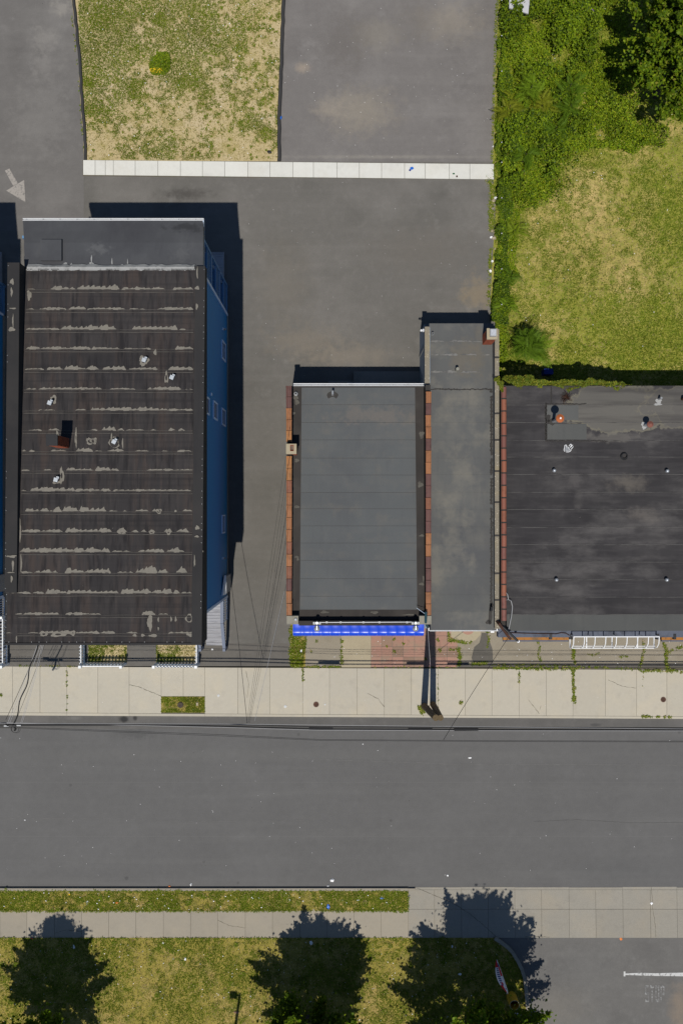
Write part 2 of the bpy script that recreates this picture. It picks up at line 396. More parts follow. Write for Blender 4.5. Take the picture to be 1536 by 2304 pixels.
m_teal = M('dark_teal_paint', (0.012, 0.045, 0.06, 1), [('m', 14, 0.2)], rough=0.5)
m_purple = M('purple_plastic', (0.25, 0.08, 0.55, 1), rough=0.5)
m_redp = M('red_plastic', (0.7, 0.03, 0.03, 1), rough=0.5)
m_trash = M('white_litter', (0.80, 0.80, 0.80, 1), [('m', 30, 0.15)], rough=0.6)
m_concrete_d = M('shed_grey', S(196, 196, 200), [('m', 4, 0.1)], rough=0.7)


# ------------------------------------------------------------------ mesh building
ORG = {}
class MB:
    def __init__(s): s.v = []; s.f = []
    def add(s, vs, fs):
        o = len(s.v); s.v += [tuple(p) for p in vs]; s.f += [tuple(i + o for i in f) for f in fs]; return s
    def box(s, x0, y0, z0, x1, y1, z1):
        x0, x1 = min(x0, x1), max(x0, x1); y0, y1 = min(y0, y1), max(y0, y1); z0, z1 = min(z0, z1), max(z0, z1)
        return s.add([(x0, y0, z0), (x1, y0, z0), (x1, y1, z0), (x0, y1, z0), (x0, y0, z1), (x1, y0, z1), (x1, y1, z1), (x0, y1, z1)],
                     [(3, 2, 1, 0), (4, 5, 6, 7), (0, 1, 5, 4), (1, 2, 6, 5), (2, 3, 7, 6), (3, 0, 4, 7)])
    def cbox(s, c, dx, dy, z0, z1): return s.box(c[0] - dx / 2, c[1] - dy / 2, z0, c[0] + dx / 2, c[1] + dy / 2, z1)
    def prism(s, poly, z0, z1):
        """poly counter-clockwise list of (x, y[, ztop]); z1 used when no ztop; z0 is the bottom or, if negative-string, thickness"""
        n = len(poly)
        a = sum(poly[i][0] * poly[(i + 1) % n][1] - poly[(i + 1) % n][0] * poly[i][1] for i in range(n))
        if a < 0: poly = poly[::-1]
        top = [(p[0], p[1], p[2] if len(p) > 2 else z1) for p in poly]
        bot = [(p[0], p[1], (t[2] + z0[0]) if isinstance(z0, tuple) else z0) for p, t in zip(poly, top)]
        vs = bot + top
        fs = [tuple(range(n - 1, -1, -1)), tuple(range(n, 2 * n))] + [(i, (i + 1) % n, n + (i + 1) % n, n + i) for i in range(n)]
        return s.add(vs, fs)
    def beam(s, p, q, w, h=None, up=(0, 0, 1)):
        h = h or w
        p = Vector(p); q = Vector(q); d = (q - p).normalized()
        u = Vector(up)
        if abs(d.dot(u)) > 0.99: u = Vector((1, 0, 0))
        a = d.cross(u).normalized() * (w / 2); b = a.cross(d).normalized() * (h / 2)
        vs = [p - a - b, p + a - b, p + a + b, p - a + b, q - a - b, q + a - b, q + a + b, q - a + b]
        return s.add(vs, [(0, 1, 2, 3), (7, 6, 5, 4), (0, 4, 5, 1), (1, 5, 6, 2), (2, 6, 7, 3), (3, 7, 4, 0)])
    def tube(s, pts, r, n=8, r2=None, cap=True):
        pts = [Vector(p) for p in pts]; m = len(pts); r2 = r if r2 is None else r2
        vs = []; fs = []
        ref = None
        for i, p in enumerate(pts):
            d = (pts[min(i + 1, m - 1)] - pts[max(i - 1, 0)]).normalized()
            if ref is None:
                ref = Vector((0, 0, 1)) if abs(d.z) < 0.9 else Vector((1, 0, 0))
            a = d.cross(ref).normalized(); b = d.cross(a).normalized(); ref = -d.cross(a).cross(d) if False else ref
            rr = r + (r2 - r) * i / max(1, m - 1)
            for k in range(n):
                t = 2 * math.pi * k / n
                vs.append(p + a * rr * math.cos(t) + b * rr * math.sin(t))
        for i in range(m - 1):
            for k in range(n):
                fs.append((i * n + k, i * n + (k + 1) % n, (i + 1) * n + (k + 1) % n, (i + 1) * n + k))
        if cap:
            fs.append(tuple(range(n - 1, -1, -1))); fs.append(tuple((m - 1) * n + k for k in range(n)))
        return s.add(vs, fs)
    def lathe(s, c, prof, n=16, cap=True):
        vs = []; fs = []; m = len(prof)
        for r, z in prof:
            for k in range(n):
                t = 2 * math.pi * k / n
                vs.append((c[0] + r * math.cos(t), c[1] + r * math.sin(t), c[2] + z))
        for i in range(m - 1):
            for k in range(n):
                fs.append((i * n + k, i * n + (k + 1) % n, (i + 1) * n + (k + 1) % n, (i + 1) * n + k))
        if cap:
            fs.append(tuple(range(n - 1, -1, -1))); fs.append(tuple((m - 1) * n + k for k in range(n)))
        return s.add(vs, fs)
    def torus(s, c, R_, r, n=20, k=8, tilt=0.0):
        vs = []; fs = []
        for i in range(n):
            a = 2 * math.pi * i / n
            for j in range(k):
                b = 2 * math.pi * j / k
                x = (R_ + r * math.cos(b)) * math.cos(a); y = (R_ + r * math.cos(b)) * math.sin(a); z = r * math.sin(b) + tilt * y
                vs.append((c[0] + x, c[1] + y, c[2] + z))
        for i in range(n):
            for j in range(k):
                fs.append((i * k + j, ((i + 1) % n) * k + j, ((i + 1) % n) * k + (j + 1) % k, i * k + (j + 1) % k))
        return s.add(vs, fs)
    def build(s, name, mat, parent=None, smooth=False, org=None):
        o = org if org is not None else (ORG.get(parent.name, Vector((0, 0, 0))) if parent else Vector((0, 0, 0)))
        me = bpy.data.meshes.new(name)
        me.from_pydata([(p[0] - o[0], p[1] - o[1], p[2] - o[2]) for p in s.v], [], s.f)
        me.materials.append(mat)
        if smooth:
            me.polygons.foreach_set('use_smooth', [True] * len(me.polygons))
            try: me.set_sharp_from_angle(angle=R(40))
            except Exception: pass
        me.update()
        ob = bpy.data.objects.new(name, me); COL.objects.link(ob)
        if parent: ob.parent = parent
        elif org is not None: ob.location = o
        ORG[ob.name] = Vector(o)
        return ob

def tag(o, label=None, cat=None, group=None, kind=None):
    if label: o['label'] = label
    if cat: o['category'] = cat
    if group: o['group'] = group
    if kind: o['kind'] = kind
    return o

def thing(name, label, cat, loc, group=None):
    o = bpy.data.objects.new(name, None); o.empty_display_size = 0.3; COL.objects.link(o)
    o.location = loc; ORG[o.name] = Vector(loc)
    return tag(o, label, cat, group)

def copy_tree(o, parent=None, data=None):
    c = o.copy(); COL.objects.link(c)
    if parent: c.parent = parent
    ORG[c.name] = ORG.get(o.name, Vector((0, 0, 0)))
    for ch in [k for k in bpy.data.objects if k.parent == o]: copy_tree(ch, c)
    return c

def struct(mb, name, mat): return tag(mb.build(name, mat), kind='structure')

def np_mesh(name, V, F, mat, cols=None, parent=None, org=(0, 0, 0), smooth=False):
    """V (n,3), F (m,k) of equal-sized faces, cols per vertex (n,3)"""
    V = np.asarray(V, dtype=np.float32) - np.asarray(org, dtype=np.float32)
    k = F.shape[1]; m = len(F)
    me = bpy.data.meshes.new(name)
    me.vertices.add(len(V)); me.vertices.foreach_set('co', V.ravel())
    me.loops.add(m * k); me.loops.foreach_set('vertex_index', F.astype(np.int32).ravel())
    me.polygons.add(m); me.polygons.foreach_set('loop_start', np.arange(0, m * k, k, dtype=np.int32))
    try: me.polygons.foreach_set('loop_total', np.full(m, k, dtype=np.int32))
    except Exception: pass
    if cols is not None:
        ca = me.color_attributes.new('Col', 'FLOAT_COLOR', 'POINT')
        c4 = np.ones((len(V), 4), dtype=np.float32); c4[:, :3] = cols
        ca.data.foreach_set('color', c4.ravel())
    me.materials.append(mat)
    me.update(calc_edges=True); me.validate()
    ob = bpy.data.objects.new(name, me); COL.objects.link(ob)
    if parent: ob.parent = parent
    return ob

def pl(pts, z=0.0): return [(X(a, z), Y(b, z)) for a, b in pts]

def vnoise(x, y, seed=0, octaves=3):
    r = np.random.default_rng(seed); T = r.random((256, 256)); out = 0; amp = 1; tot = 0
    for o in range(octaves):
        xi = np.floor(x).astype(int); yi = np.floor(y).astype(int); fx = x - xi; fy = y - yi
        fx = fx * fx * (3 - 2 * fx); fy = fy * fy * (3 - 2 * fy)
        a = T[xi % 256, yi % 256]; b = T[(xi + 1) % 256, yi % 256]; c = T[xi % 256, (yi + 1) % 256]; d = T[(xi + 1) % 256, (yi + 1) % 256]
        out = out + amp * (a * (1 - fx) * (1 - fy) + b * fx * (1 - fy) + c * (1 - fx) * fy + d * fx * fy)
        tot += amp; amp *= 0.5; x = x * 2.03 + 17; y = y * 2.03 + 31
    return out / tot

def inpoly(x, y, poly):
    r = np.zeros(len(x), bool); n = len(poly)
    for i in range(n):
        x0, y0 = poly[i]; x1, y1 = poly[(i + 1) % n]
        if y0 == y1: continue
        c = ((y0 > y) != (y1 > y)) & (x < (x1 - x0) * (y - y0) / (y1 - y0) + x0)
        r ^= c
    return r

# ================================================================== THE SETTING
struct(MB().box(-300, -300, -0.6, 300, 300, -0.34), 'ground', m_yard)
ROADZ = -0.12
def flat(name, mat, pts, z, th=0.2):
    return struct(MB().prism(pl(pts), z - th, z), name, mat)

flat('parking_lot', m_lot, [(-1600, -1500), (1114, -1500), (1114, 1499), (-1600, 1499)], 0.0)
left_edge = [(160, -400), (162, 0), (168, 50), (173, 100), (177, 130), (180, 200), (184, 260), (188, 300), (189, 361)]
flat('driveway', m_drive, [(-1600, -1500), (160, -1500)] + left_edge + [(189, 520), (-1600, 520)], 0.004)
flat('upper_lot', m_upper, [(638, -1500), (1130, -1500), (1121, 0), (1113, 180), (1108, 364), (630, 364), (630, 280), (634, 100), (638, 0)], 0.004)
flat('forecourt', m_front, [(-1600, 1448), (656, 1448), (656, 1499), (-1600, 1499)], 0.004)
flat('rear_lawn', m_dirt, [(160, -1500)] + left_edge + [(628, 363), (628, 280), (633, 100), (637, 0), (637, -1500)], 0.008)
flat('yard', m_yard, [(1130, -1500), (3000, -1500), (3000, 900), (1124, 900), (1118, 740), (1102, 700), (1106, 600), (1114, 480), (1108, 364), (1113, 180), (1121, 0)], 0.012)

def berm(label, pts, w):
    b = MB()
    for i in range(len(pts) - 1):
        x0, y0 = pts[i]; x1, y1 = pts[i + 1]
        e = 0.0
        a = W(x0, y0); c = W(x1, y1); hw = w / 80
        vs = [(a[0] - hw, a[1], 0), (a[0] - hw * .55, a[1], .11), (a[0] + hw * .55, a[1], .11), (a[0] + hw, a[1], 0),
              (c[0] - hw, c[1], 0), (c[0] - hw * .55, c[1], .11), (c[0] + hw * .55, c[1], .11), (c[0] + hw, c[1], 0)]
        b.add(vs, [(0, 1, 5, 4), (1, 2, 6, 5), (2, 3, 7, 6), (3, 2, 1, 0), (4, 5, 6, 7)])
    o = b.build('asphalt_kerb', m_berm)
    return tag(o, kind='structure')
lb = []
for i in range(len(left_edge) - 1):
    for k in range(4):
        t = k / 4
        lb.append((left_edge[i][0] * (1 - t) + left_edge[i + 1][0] * t + 4 + rnd.uniform(-.8, .8), left_edge[i][1] * (1 - t) + left_edge[i + 1][1] * t))
berm('', lb + [(193, 360)], 8)
berm('', [(638 - 10 * min(1, max(0, y) / 280) + rnd.uniform(-.8, .8), y) for y in range(-400, 362, 16)] + [(628, 363)], 9)

def slabs(base, bname, sname, mat, joints, ytop, ybot, z=0.0, th=0.10, gap=0.014, zf=None, rows=None):
    """a walk laid as separate slabs on a bed; joints: pixel x list, ytop/ybot: functions of pixel x"""
    for i in range(len(joints) - 1):
        x0, x1 = joints[i], joints[i + 1]
        g = gap * 20
        q = [(x0 + g, ybot(x0)), (x1 - g, ybot(x1)), (x1 - g, ytop(x1)), (x0 + g, ytop(x0))]
        dz = rnd.uniform(-.004, .004)
        poly = []
        for a, b in q:
            zz = (zf(b) if zf else z) + dz
            poly.append((X(a), Y(b), zz))
        MB().prism(poly, (-th,), 0).build(sname, mat, base)

def road_mark(name, pts, w, mat, label):
    vs = []; fs = []
    n = 0
    for i in range(len(pts) - 1):
        k_ = max(2, int(math.hypot(pts[i + 1][0] - pts[i][0], pts[i + 1][1] - pts[i][1]) / 6))
        for k in range(k_):
            t = k / k_; a = pts[i][0] * (1 - t) + pts[i + 1][0] * t; c = pts[i][1] * (1 - t) + pts[i + 1][1] * t + rnd.uniform(-.8, .8); ww = w * rnd.uniform(.3, 1.2)
            vs += [(X(a), Y(c + ww), ROADZ + .006), (X(a), Y(c - ww), ROADZ + .006)]; n += 1
            if n > 1: fs.append((2 * n - 4, 2 * n - 2, 2 * n - 1, 2 * n - 3))
    o = MB().add(vs, fs).build(name, mat); o['kind'] = 'stuff'; o['label'] = label; o['category'] = 'crack'
m_faint = M('pale_crack_dust', S(122, 121, 118))
m_darkcr = M('dark_crack', S(84, 83, 82))
road_mark('pale_crack', [(620, 1704), (760, 1712), (900, 1716), (1060, 1722), (1250, 1721), (1700, 1724)], .35, m_faint, 'long faint pale crack running along the road')
road_mark('pale_crack', [(-100, 1845), (200, 1842), (420, 1850), (700, 1848)], .25, m_faint, 'faint pale seam across the middle of the road')
road_mark('dark_crack', [(1200, 1850), (1300, 1846), (1420, 1853), (1700, 1851)], .30, m_darkcr, 'faint dark seam across the road opposite the dark roofed building')
# pale concrete walk across the lot
pw = struct(MB().prism(pl([(187, 396), (1112, 404), (1112, 369), (187, 360)]), -0.10, 0.016), 'concrete_path', m_bed)
slabs(pw, '', 'slab', m_white_walk, [188, 215, 238, 256, 305, 356, 406.5, 456, 506, 558, 607.6, 659, 705, 758, 808, 858, 909.5, 956, 1010, 1056, 1110],
      lambda x: 361 + (x - 188) * 9 / 922, lambda x: 394 + (x - 188) * 10 / 922, 0.05, 0.06, 0.02)

# north sidewalk
NT_ = lambda x: 1499.5 + x * 8 / 1536
NB_ = lambda x: 1603 + x * 9 / 1536
sw = struct(MB().prism(pl([(-1600, 1498), (3000, 1506), (3000, 1612), (-1600, 1606)]), -0.3, -0.03), 'sidewalk', m_bed)
nj = [-1600, -1300, -1000, -700, -400, -260, -190, -117, -44, 29, 90.7, 151, 220.7, 291]
slabs(sw, '', 'slab', m_walk, nj + [363], NT_, NB_)
slabs(sw, '', 'slab', m_walk, [363, 412.5, 461], NT_, lambda x: 1566.5)
slabs(sw, '', 'slab', m_walk, [461, 535, 607, 681, 741, 803, 864, 925, 985, 1046, 1106, 1167, 1228, 1288, 1361, 1431, 1499, 1570, 1640, 1710, 1780, 1850, 2200, 2600, 3000], NT_, NB_)
nk = struct(MB().prism(pl([(-1600, 1604), (3000, 1613), (3000, 1616), (-1600, 1607)]), -0.3, -0.035), 'kerb', m_bed)
kj = [-1600, -800, -300, -44, 151, 291, 461, 681, 864, 985, 1167, 1288, 1499, 1710, 2200, 3000]
slabs(nk, '', 'kerb_stone', m_walk, kj, lambda x: 1603.6 + x * 9 / 1536, lambda x: 1609.5 + x * 8 / 1536, 0.0, 0.25, 0.008)
flat('tree_pit', m_lawn, [(363, 1567.5), (461, 1567.5), (461, 1603.5), (363, 1603.2)], -0.02, 0.05)

# road and gutter strip
struct(MB().prism(pl([(-2400, 1600), (4000, 1600), (4000, 2000), (-2400, 2000)], ROADZ), ROADZ - .2, ROADZ), 'road', m_road)
struct(MB().prism(pl([(-2400, 1606), (4000, 1614), (4000, 1648), (-2400, 1634)], ROADZ), ROADZ - .1, ROADZ + .005), 'gutter_strip', m_gutter)

# south side: kerb, grass strip, sidewalk, apron
sk = struct(MB().box(X(-1600), Y(2004), -0.3, X(934), Y(1999.5), -0.03), 'south_kerb', m_bed)
slabs(sk, '', 'kerb_stone', m_kerb, [-1600, -900, -400, -150, 30, 212, 395, 577, 760, 918], lambda x: 1998.6, lambda x: 2004.4, 0.02, 0.22, 0.006)
slabs(sk, '', 'kerb_stone', m_kerb, [918, 934], lambda x: 1999.2, lambda x: 2003.6, 0.0, 0.18, 0.006)
flat('verge', m_lawn, [(-1600, 2003.6), (918, 2003.6), (918, 2050), (-1600, 2050)], -0.01)
ss = struct(MB().box(X(-1600), Y(2110), -0.25, X(918), Y(2048), -0.03), 'south_sidewalk', m_bed)
slabs(ss, '', 'slab', m_walk_s, [-1600, -1000, -600, -306, -245, -184, -122, -61, 0.5, 61, 123, 184, 245, 306, 368, 429, 490, 552, 613, 675, 735, 796, 857, 918], lambda x: 2049.5, lambda x: 2110)
ap = struct(MB().prism([(X(918), Y(2110), -.03), (X(3000), Y(2110), -.03), (X(3000), Y(1997), -.13), (X(918), Y(1997), -.13)], -0.4, 0), 'driveway_apron', m_bed)
aj = [918, 977, 1038, 1098, 1158, 1218, 1280, 1340, 1401, 1463, 1523, 1584, 1645, 1706, 1900, 2200, 2600, 3000]
zf = lambda y: -0.11 + 0.11 * (y - 1998) / 112
slabs(ap, '', 'slab', m_apron, aj, lambda x: 2047.2, lambda x: 2110, zf=zf)
slabs(ap, '', 'slab', m_apron, aj, lambda x: 2004, lambda x: 2046.6, zf=zf)
slabs(ap, '', 'apron_edge', m_apron, [918, 1038, 1158, 1280, 1401, 1523, 1706, 2200, 3000], lambda x: 1998 + rnd.uniform(-.8, .8), lambda x: 2003.6, zf=zf, gap=.01)

kc = [(1112, 2110), (1122, 2116), (1133, 2124), (1143, 2132), (1152, 2142), (1163, 2160), (1173, 2180), (1179, 2200), (1182, 2225), (1184, 2250), (1186, 2280), (1187, 2310), (1188, 2420), (1188, 3200)]
flat('south_lawn', m_lawn, [(-1600, 2110)] + kc[:] + [(-1600, 3200)], 0.0)
flat('side_lot', m_apron_lot, [(1090, 2110), (3000, 2110), (3000, 3200), (1180, 3200), (1175, 2300), (1170, 2200), (1150, 2150)], -0.02)
ck = struct(MB().prism(pl([(1112, 2111), (1118, 2111), (1118, 2115), (1112, 2115)]), -.2, -.05), 'curved_kerb', m_bed)
for i in range(len(kc) - 1):
    (x0, y0), (x1, y1) = kc[i], kc[i + 1]
    d = Vector((x1 - x0, y1 - y0)); nrm = Vector((-d.y, d.x)).normalized() * -1
    if i + 2 < len(kc): d2 = Vector((kc[i + 2][0] - x1, kc[i + 2][1] - y1))
    else: d2 = d
    n2 = Vector((d2.y, -d2.x)).normalized()
    n1 = Vector((d.y, -d.x)).normalized()
    w = 3.7
    q = [(x0 - n1.x * w, y0 - n1.y * w), (x1 - n2.x * w, y1 - n2.y * w), (x1 + n2.x * w, y1 + n2.y * w), (x0 + n1.x * w, y0 + n1.y * w)]
    e = 0.985
    q[1] = (q[0][0] + (q[1][0] - q[0][0]) * e, q[0][1] + (q[1][1] - q[0][1]) * e); q[2] = (q[3][0] + (q[2][0] - q[3][0]) * e, q[3][1] + (q[2][1] - q[3][1]) * e)
    MB().prism(pl(q), -0.2, 0.11 + rnd.uniform(-.006, .006)).build('kerb_stone', m_kerb, ck)

# forecourt between the shops and the sidewalk
flat('aggregate_paving', m_agg, [(686, 1395), (768, 1395), (768, 1500), (686, 1500)], 0.005)
flat('pale_paving', m_agg2, [(768, 1395), (834, 1395), (834, 1501.5), (768, 1501.5)], 0.012)
flat('weedy_bed', m_lawn, [(654, 1395), (687, 1395), (687, 1500), (654, 1500)], 0.008)
flat('shop_forecourt', m_agg, [(1028, 1395), (3000, 1395), (3000, 1492), (1028, 1492)], 0.006)
flat('asphalt_joint_strip', m_patch, [(1028, 1491), (3000, 1493), (3000, 1506), (1028, 1501)], 0.010)
flat('asphalt_patch', m_patch, [(1083, 1424), (1096, 1424), (1101, 1444), (1107, 1460), (1109, 1500), (1066, 1500), (1060, 1480), (1066, 1456), (1078, 1446)], 0.014)
flat('concrete_pad', m_agg2, [(1013, 1395), (1083, 1395), (1080, 1428), (1069, 1440), (1056, 1446), (1040, 1446), (1024, 1440), (1014, 1432)], 0.018)
flat('entrance_disc', m_red, [(1052 + 13 * math.cos(t * math.pi / 8), 1418 + 10 * math.sin(t * math.pi / 8)) for t in range(16)], 0.024, 0.03)
rp = struct(MB().prism(pl([(834, 1395), (1030, 1395), (1030, 1501), (834, 1501)]), -0.1, -0.006), 'paved_forecourt', m_bed)
px_c = [834, 858, 882.5, 907, 932, 957, 981, 1005, 1029]
py_r = [1395, 1406, 1430.5, 1455, 1478, 1501]
for i in range(len(px_c) - 1):
    for j in range(len(py_r) - 1):
        x0, x1, y0, y1 = px_c[i], px_c[i + 1], py_r[j], py_r[j + 1]
        g = .35
        grey = rnd.random() < (0.16 if i < 5 else 0.5)
        zz = 0.012 + rnd.uniform(-.005, .005)
        MB().prism(pl([(x0 + g, y1 - g), (x1 - g, y1 - g), (x1 - g, y0 + g), (x0 + g, y0 + g)]), zz - .05, zz).build('paver', m_redgrey if grey else m_red, rp)

# hairline cracks, and a thin dark diagonal line on the apron slabs
def cracks(parent, lines, z):
    b = MB()
    for pts in lines:
        q = []
        for i in range(len(pts) - 1):
            n = max(2, int(math.hypot(pts[i + 1][0] - pts[i][0], pts[i + 1][1] - pts[i][1]) / 4))
            for k in range(n):
                t = k / n; q.append((pts[i][0] * (1 - t) + pts[i + 1][0] * t + rnd.uniform(-.7, .7), pts[i][1] * (1 - t) + pts[i + 1][1] * t + rnd.uniform(-.7, .7)))
        q.append(pts[-1])
        vs = []; fs = []
        for k, (a, c) in enumerate(q):
            w = rnd.uniform(.12, .42); zz = z(c) if callable(z) else z
            vs += [(X(a - w), Y(c + w), zz), (X(a + w), Y(c - w), zz)]
            if k: fs.append((2 * k - 2, 2 * k - 1, 2 * k + 1, 2 * k))
        b.add(vs, fs)
    o = b.build('crack', m_bed, parent); o['kind'] = 'stuff'
cracks(sw, [[(291, 1541), (312, 1545), (330, 1553), (363, 1566)], [(1188, 1575), (1200, 1590), (1212, 1606)], [(1210, 1604), (1216, 1588)], [(826, 1560), (850, 1572), (864, 1590)], [(553, 1510), (560, 1540), (556, 1570)], [(1368, 1530), (1400, 1545), (1431, 1548)]], .006)
cracks(ap, [[(936, 1999), (985, 2019), (1020, 2034), (1055, 2056), (1085, 2080), (1117, 2109)], [(1466, 1999), (1468, 2046), (1473, 2080), (1474, 2109)], [(1180, 2108), (1200, 2107), (1236, 2108.5)]], lambda y: zf(y) + .007)  # the long diagonal across the apron is just a thin dark line
cracks(ss, [[(490, 2070), (515, 2082), (552, 2088)], [(123, 2100), (150, 2092), (184, 2096)]], .006)
# painted markings on the ground
def marking(name, mat, polys, z, label, cat):
    b = MB()
    for p in polys: b.prism(pl(p), z - .003, z)
    return tag(b.build(name, mat), label, cat)
marking('direction_arrow', m_marking, [[(12, 384), (22, 379.5), (41, 412.5), (31, 419)], [(15, 429), (55, 405), (58, 455)]], 0.012, 'worn pale arrow painted on the grey driveway pointing down to the house', 'road arrow')
marking('stop_line', m_paint, [[(1402, 2186), (1406, 2186), (1406, 2197), (1402, 2197)], [(1406, 2190.5), (1440, 2189), (1470, 2190), (1700, 2185), (1700, 2199), (1470, 2196), (1440, 2195), (1406, 2194)]], -0.012, 'faded white stop bar painted on the side lot asphalt', 'stop line')
def letter(ch, x, y, w, h):
    t = w * 0.24
    B = {'S': [(0, 0, 1, .16), (0, 0, .26, .5), (0, .42, 1, .58), (.74, .5, 1, 1), (0, .84, 1, 1)],
         'T': [(0, 0, 1, .16), (.37, 0, .63, 1)],
         'O': [(0, 0, .26, 1), (.74, 0, 1, 1), (0, 0, 1, .16), (0, .84, 1, 1)],
         'P': [(0, 0, .26, 1), (.74, 0, 1, .58), (0, 0, 1, .16), (0, .42, 1, .58)]}[ch]
    return [[(x + a * w, y + d * h), (x + c * w, y + d * h), (x + c * w, y + b * h), (x + a * w, y + b * h)] for a, b, c, d in B]
bl = MB(); zz = -0.012
for i, ch in enumerate('STOP'):
    for k, p in enumerate(letter(ch, 1450 + i * 11.6, 2217, 8.6, 38)): bl.prism(pl(p), zz - .003, zz + k * .0006)
tag(bl.build('stop_lettering', m_paint_faint), 'faded white STOP lettering painted on the side lot asphalt', 'road lettering')

# ================================================================== BLUE HOUSE (built once, its neighbour is a copy)
def onroof(py, zf):
    z = zf(0.0)
    for _ in range(8): z = zf(Y(py, z))
    return Y(py, z), z
ZR = lambda y: 9.95 + (11.02 - y) / 16.82 * 1.05
ZL = lambda y: 9.80 - max(0, (y - 11.05)) / (13.46 - 11.05) * 0.85
HX0, HX1 = -14.76, -6.12
GX = X(513); GXW = X(178)
GYN, GYS = Y(713), Y(1340)

hs = thing('blue_house', 'blue sided house with black felt roof, brick chimney and white picket fences before it', 'house', (-10.4, 3.0, 0), 'blue terraced houses with black flat roofs')
MB().box(GXW, GYS, 0.0, GX, GYN, 9.6).build('wall', m_siding, hs)
MB().box(GXW - .03, GYS - .03, 0.0, GX + .03, GYN + .03, 0.5).build('foundation', m_wallgrey, hs)
cb = MB()
for cx, cy in ((GX, GYN), (GX, GYS), (GXW, GYN), (GXW, GYS)): cb.cbox((cx, cy), .13, .13, .5, 9.55)
cb_o = None
for cx, cy in ((GX, GYN), (GX, GYS), (GXW, GYN), (GXW, GYS)):
    MB().cbox((cx, cy), .12, .12, .5, 9.55).build('corner_trim', m_trim, hs)
# roof deck and felt sheets
rf = MB().prism([(HX0, 11.02, ZR(11.02)), (HX0, -5.80, ZR(-5.8)), (HX1, -5.80, ZR(-5.8)), (HX1, 11.02, ZR(11.02))], (-0.35,), 0).build('roof', m_hpar, hs)
seams = [607, 651, 696, 741, 785, 831, 876, 923, 968, 1015, 1058, 1104, 1150, 1196, 1241, 1288, 1334, 1382, 1424, 1451]
for i in range(len(seams) - 1):
    y0, _ = onroof(seams[i], ZR); y1, _ = onroof(seams[i + 1], ZR)
    ov = .10 if i < len(seams) - 2 else 0
    q = [(HX0 + .54, y0, ZR(y0) + .006), (HX0 + .54, y1 - ov, ZR(y1 - ov) + .022), (HX1 - .44, y1 - ov, ZR(y1 - ov) + .022), (HX1 - .44, y0, ZR(y0) + .006)]
    if i >= 15: q[0] = (HX0 + .10, *q[0][1:]); q[1] = (HX0 + .10, *q[1][1:])
    MB().prism(q, (-.02,), 0).build('felt_sheet', m_hroof, rf)
# parapets
def ptop(y): return 10.66 + (11.02 - y) / 16.82 * 0.42
pa = MB()
pa.prism([(HX0 - .002, 11.04, ptop(11.02)), (HX0 - .002, -3.55, ptop(-3.6) - .03), (HX0 + .53, -3.55, ptop(-3.6) - .03), (HX0 + .53, 11.04, ptop(11.02))], 9.5, 0)
pw_o = pa.build('parapet', m_hpar, hs)
MB().prism([(HX1 - .44, 11.05, ZR(11.02) + .10), (HX1 - .44, -5.80, ZR(-5.8) + .05), (HX1 + .004, -5.80, ZR(-5.8) + .05), (HX1 + .004, 11.05, ZR(11.02) + .10)], 9.5, 0).build('parapet', m_hpar, hs)
MB().box(HX0 + .004, -5.83, 10.5, HX1 - .004, -5.74, 11.055).build('fascia', m_hpar, hs)
def seam_lips(parent, seams, zf, xa, xb, mat, off=5.0, w=.035, dz=.03):
    for sm in seams:
        xi = xa(sm) if callable(xa) else xa; xj = xb(sm) if callable(xb) else xb
        ya, za = onroof(sm + off, zf); yb = ya - w; n = 14; vs = []; fs = []
        for k in range(n + 1):
            t = k / n; j = rnd.uniform(-.008, .008); x = X(xi, za) * (1 - t) + X(xj, za) * t
            vs += [(x, ya + j, za + .012), (x, ya - w * .3 + j, za + dz), (x, yb + j, za + dz), (x, yb - w * .3 + j, za + .012)]
        for k in range(n):
            for q in range(3): fs.append((4 * k + q, 4 * k + 4 + q, 4 * k + 5 + q, 4 * k + 1 + q))
        MB().add(vs, fs).build('seam_strip', mat, parent)
m_lip = M('felt_lap', S(94, 90, 85), [('n', 2.0, .48, .66, S(56, 54, 53), .6), ('m', 14, .15)])
m_lip2 = M('grey_felt_lap', S(104, 102, 100), [('n', 1.2, .46, .62, S(62, 60, 61), .85), ('m', 14, .15)])
seam_lips(rf, seams[1:-1], ZR, lambda s_: 62 - (s_ - 600) / 850 * 22, lambda s_: 436 - (s_ - 600) / 850 * 4, m_lip, 5.5, .03, .034)
seam_lips(rf, seams[1:-1], ZR, lambda s_: 62 - (s_ - 600) / 850 * 22, lambda s_: 436 - (s_ - 600) / 850 * 4, m_lip, .8, .02, .034)
# fixing washers along the edges
wsh = MB()
def dot(x, y, z, r=.015): wsh.lathe((x, y, z), [(r, -.01), (r, .006)], 6)
for k in range(58):
    y = 10.9 - k * .285
    if rnd.random() < .5: dot(HX1 - .04, y, ZR(y) + .105)
    if rnd.random() < .4: dot(HX0 + .04, y, ptop(y) + .004 if y > -3.5 else ZR(y) + .01)
for k in range(26):
    if rnd.random() < .8: dot(HX0 + .2 + k * .33, -5.70, ZR(-5.7) + .03)
tag(wsh.build('fixing_washers', m_galv_dull, rf), kind='stuff')
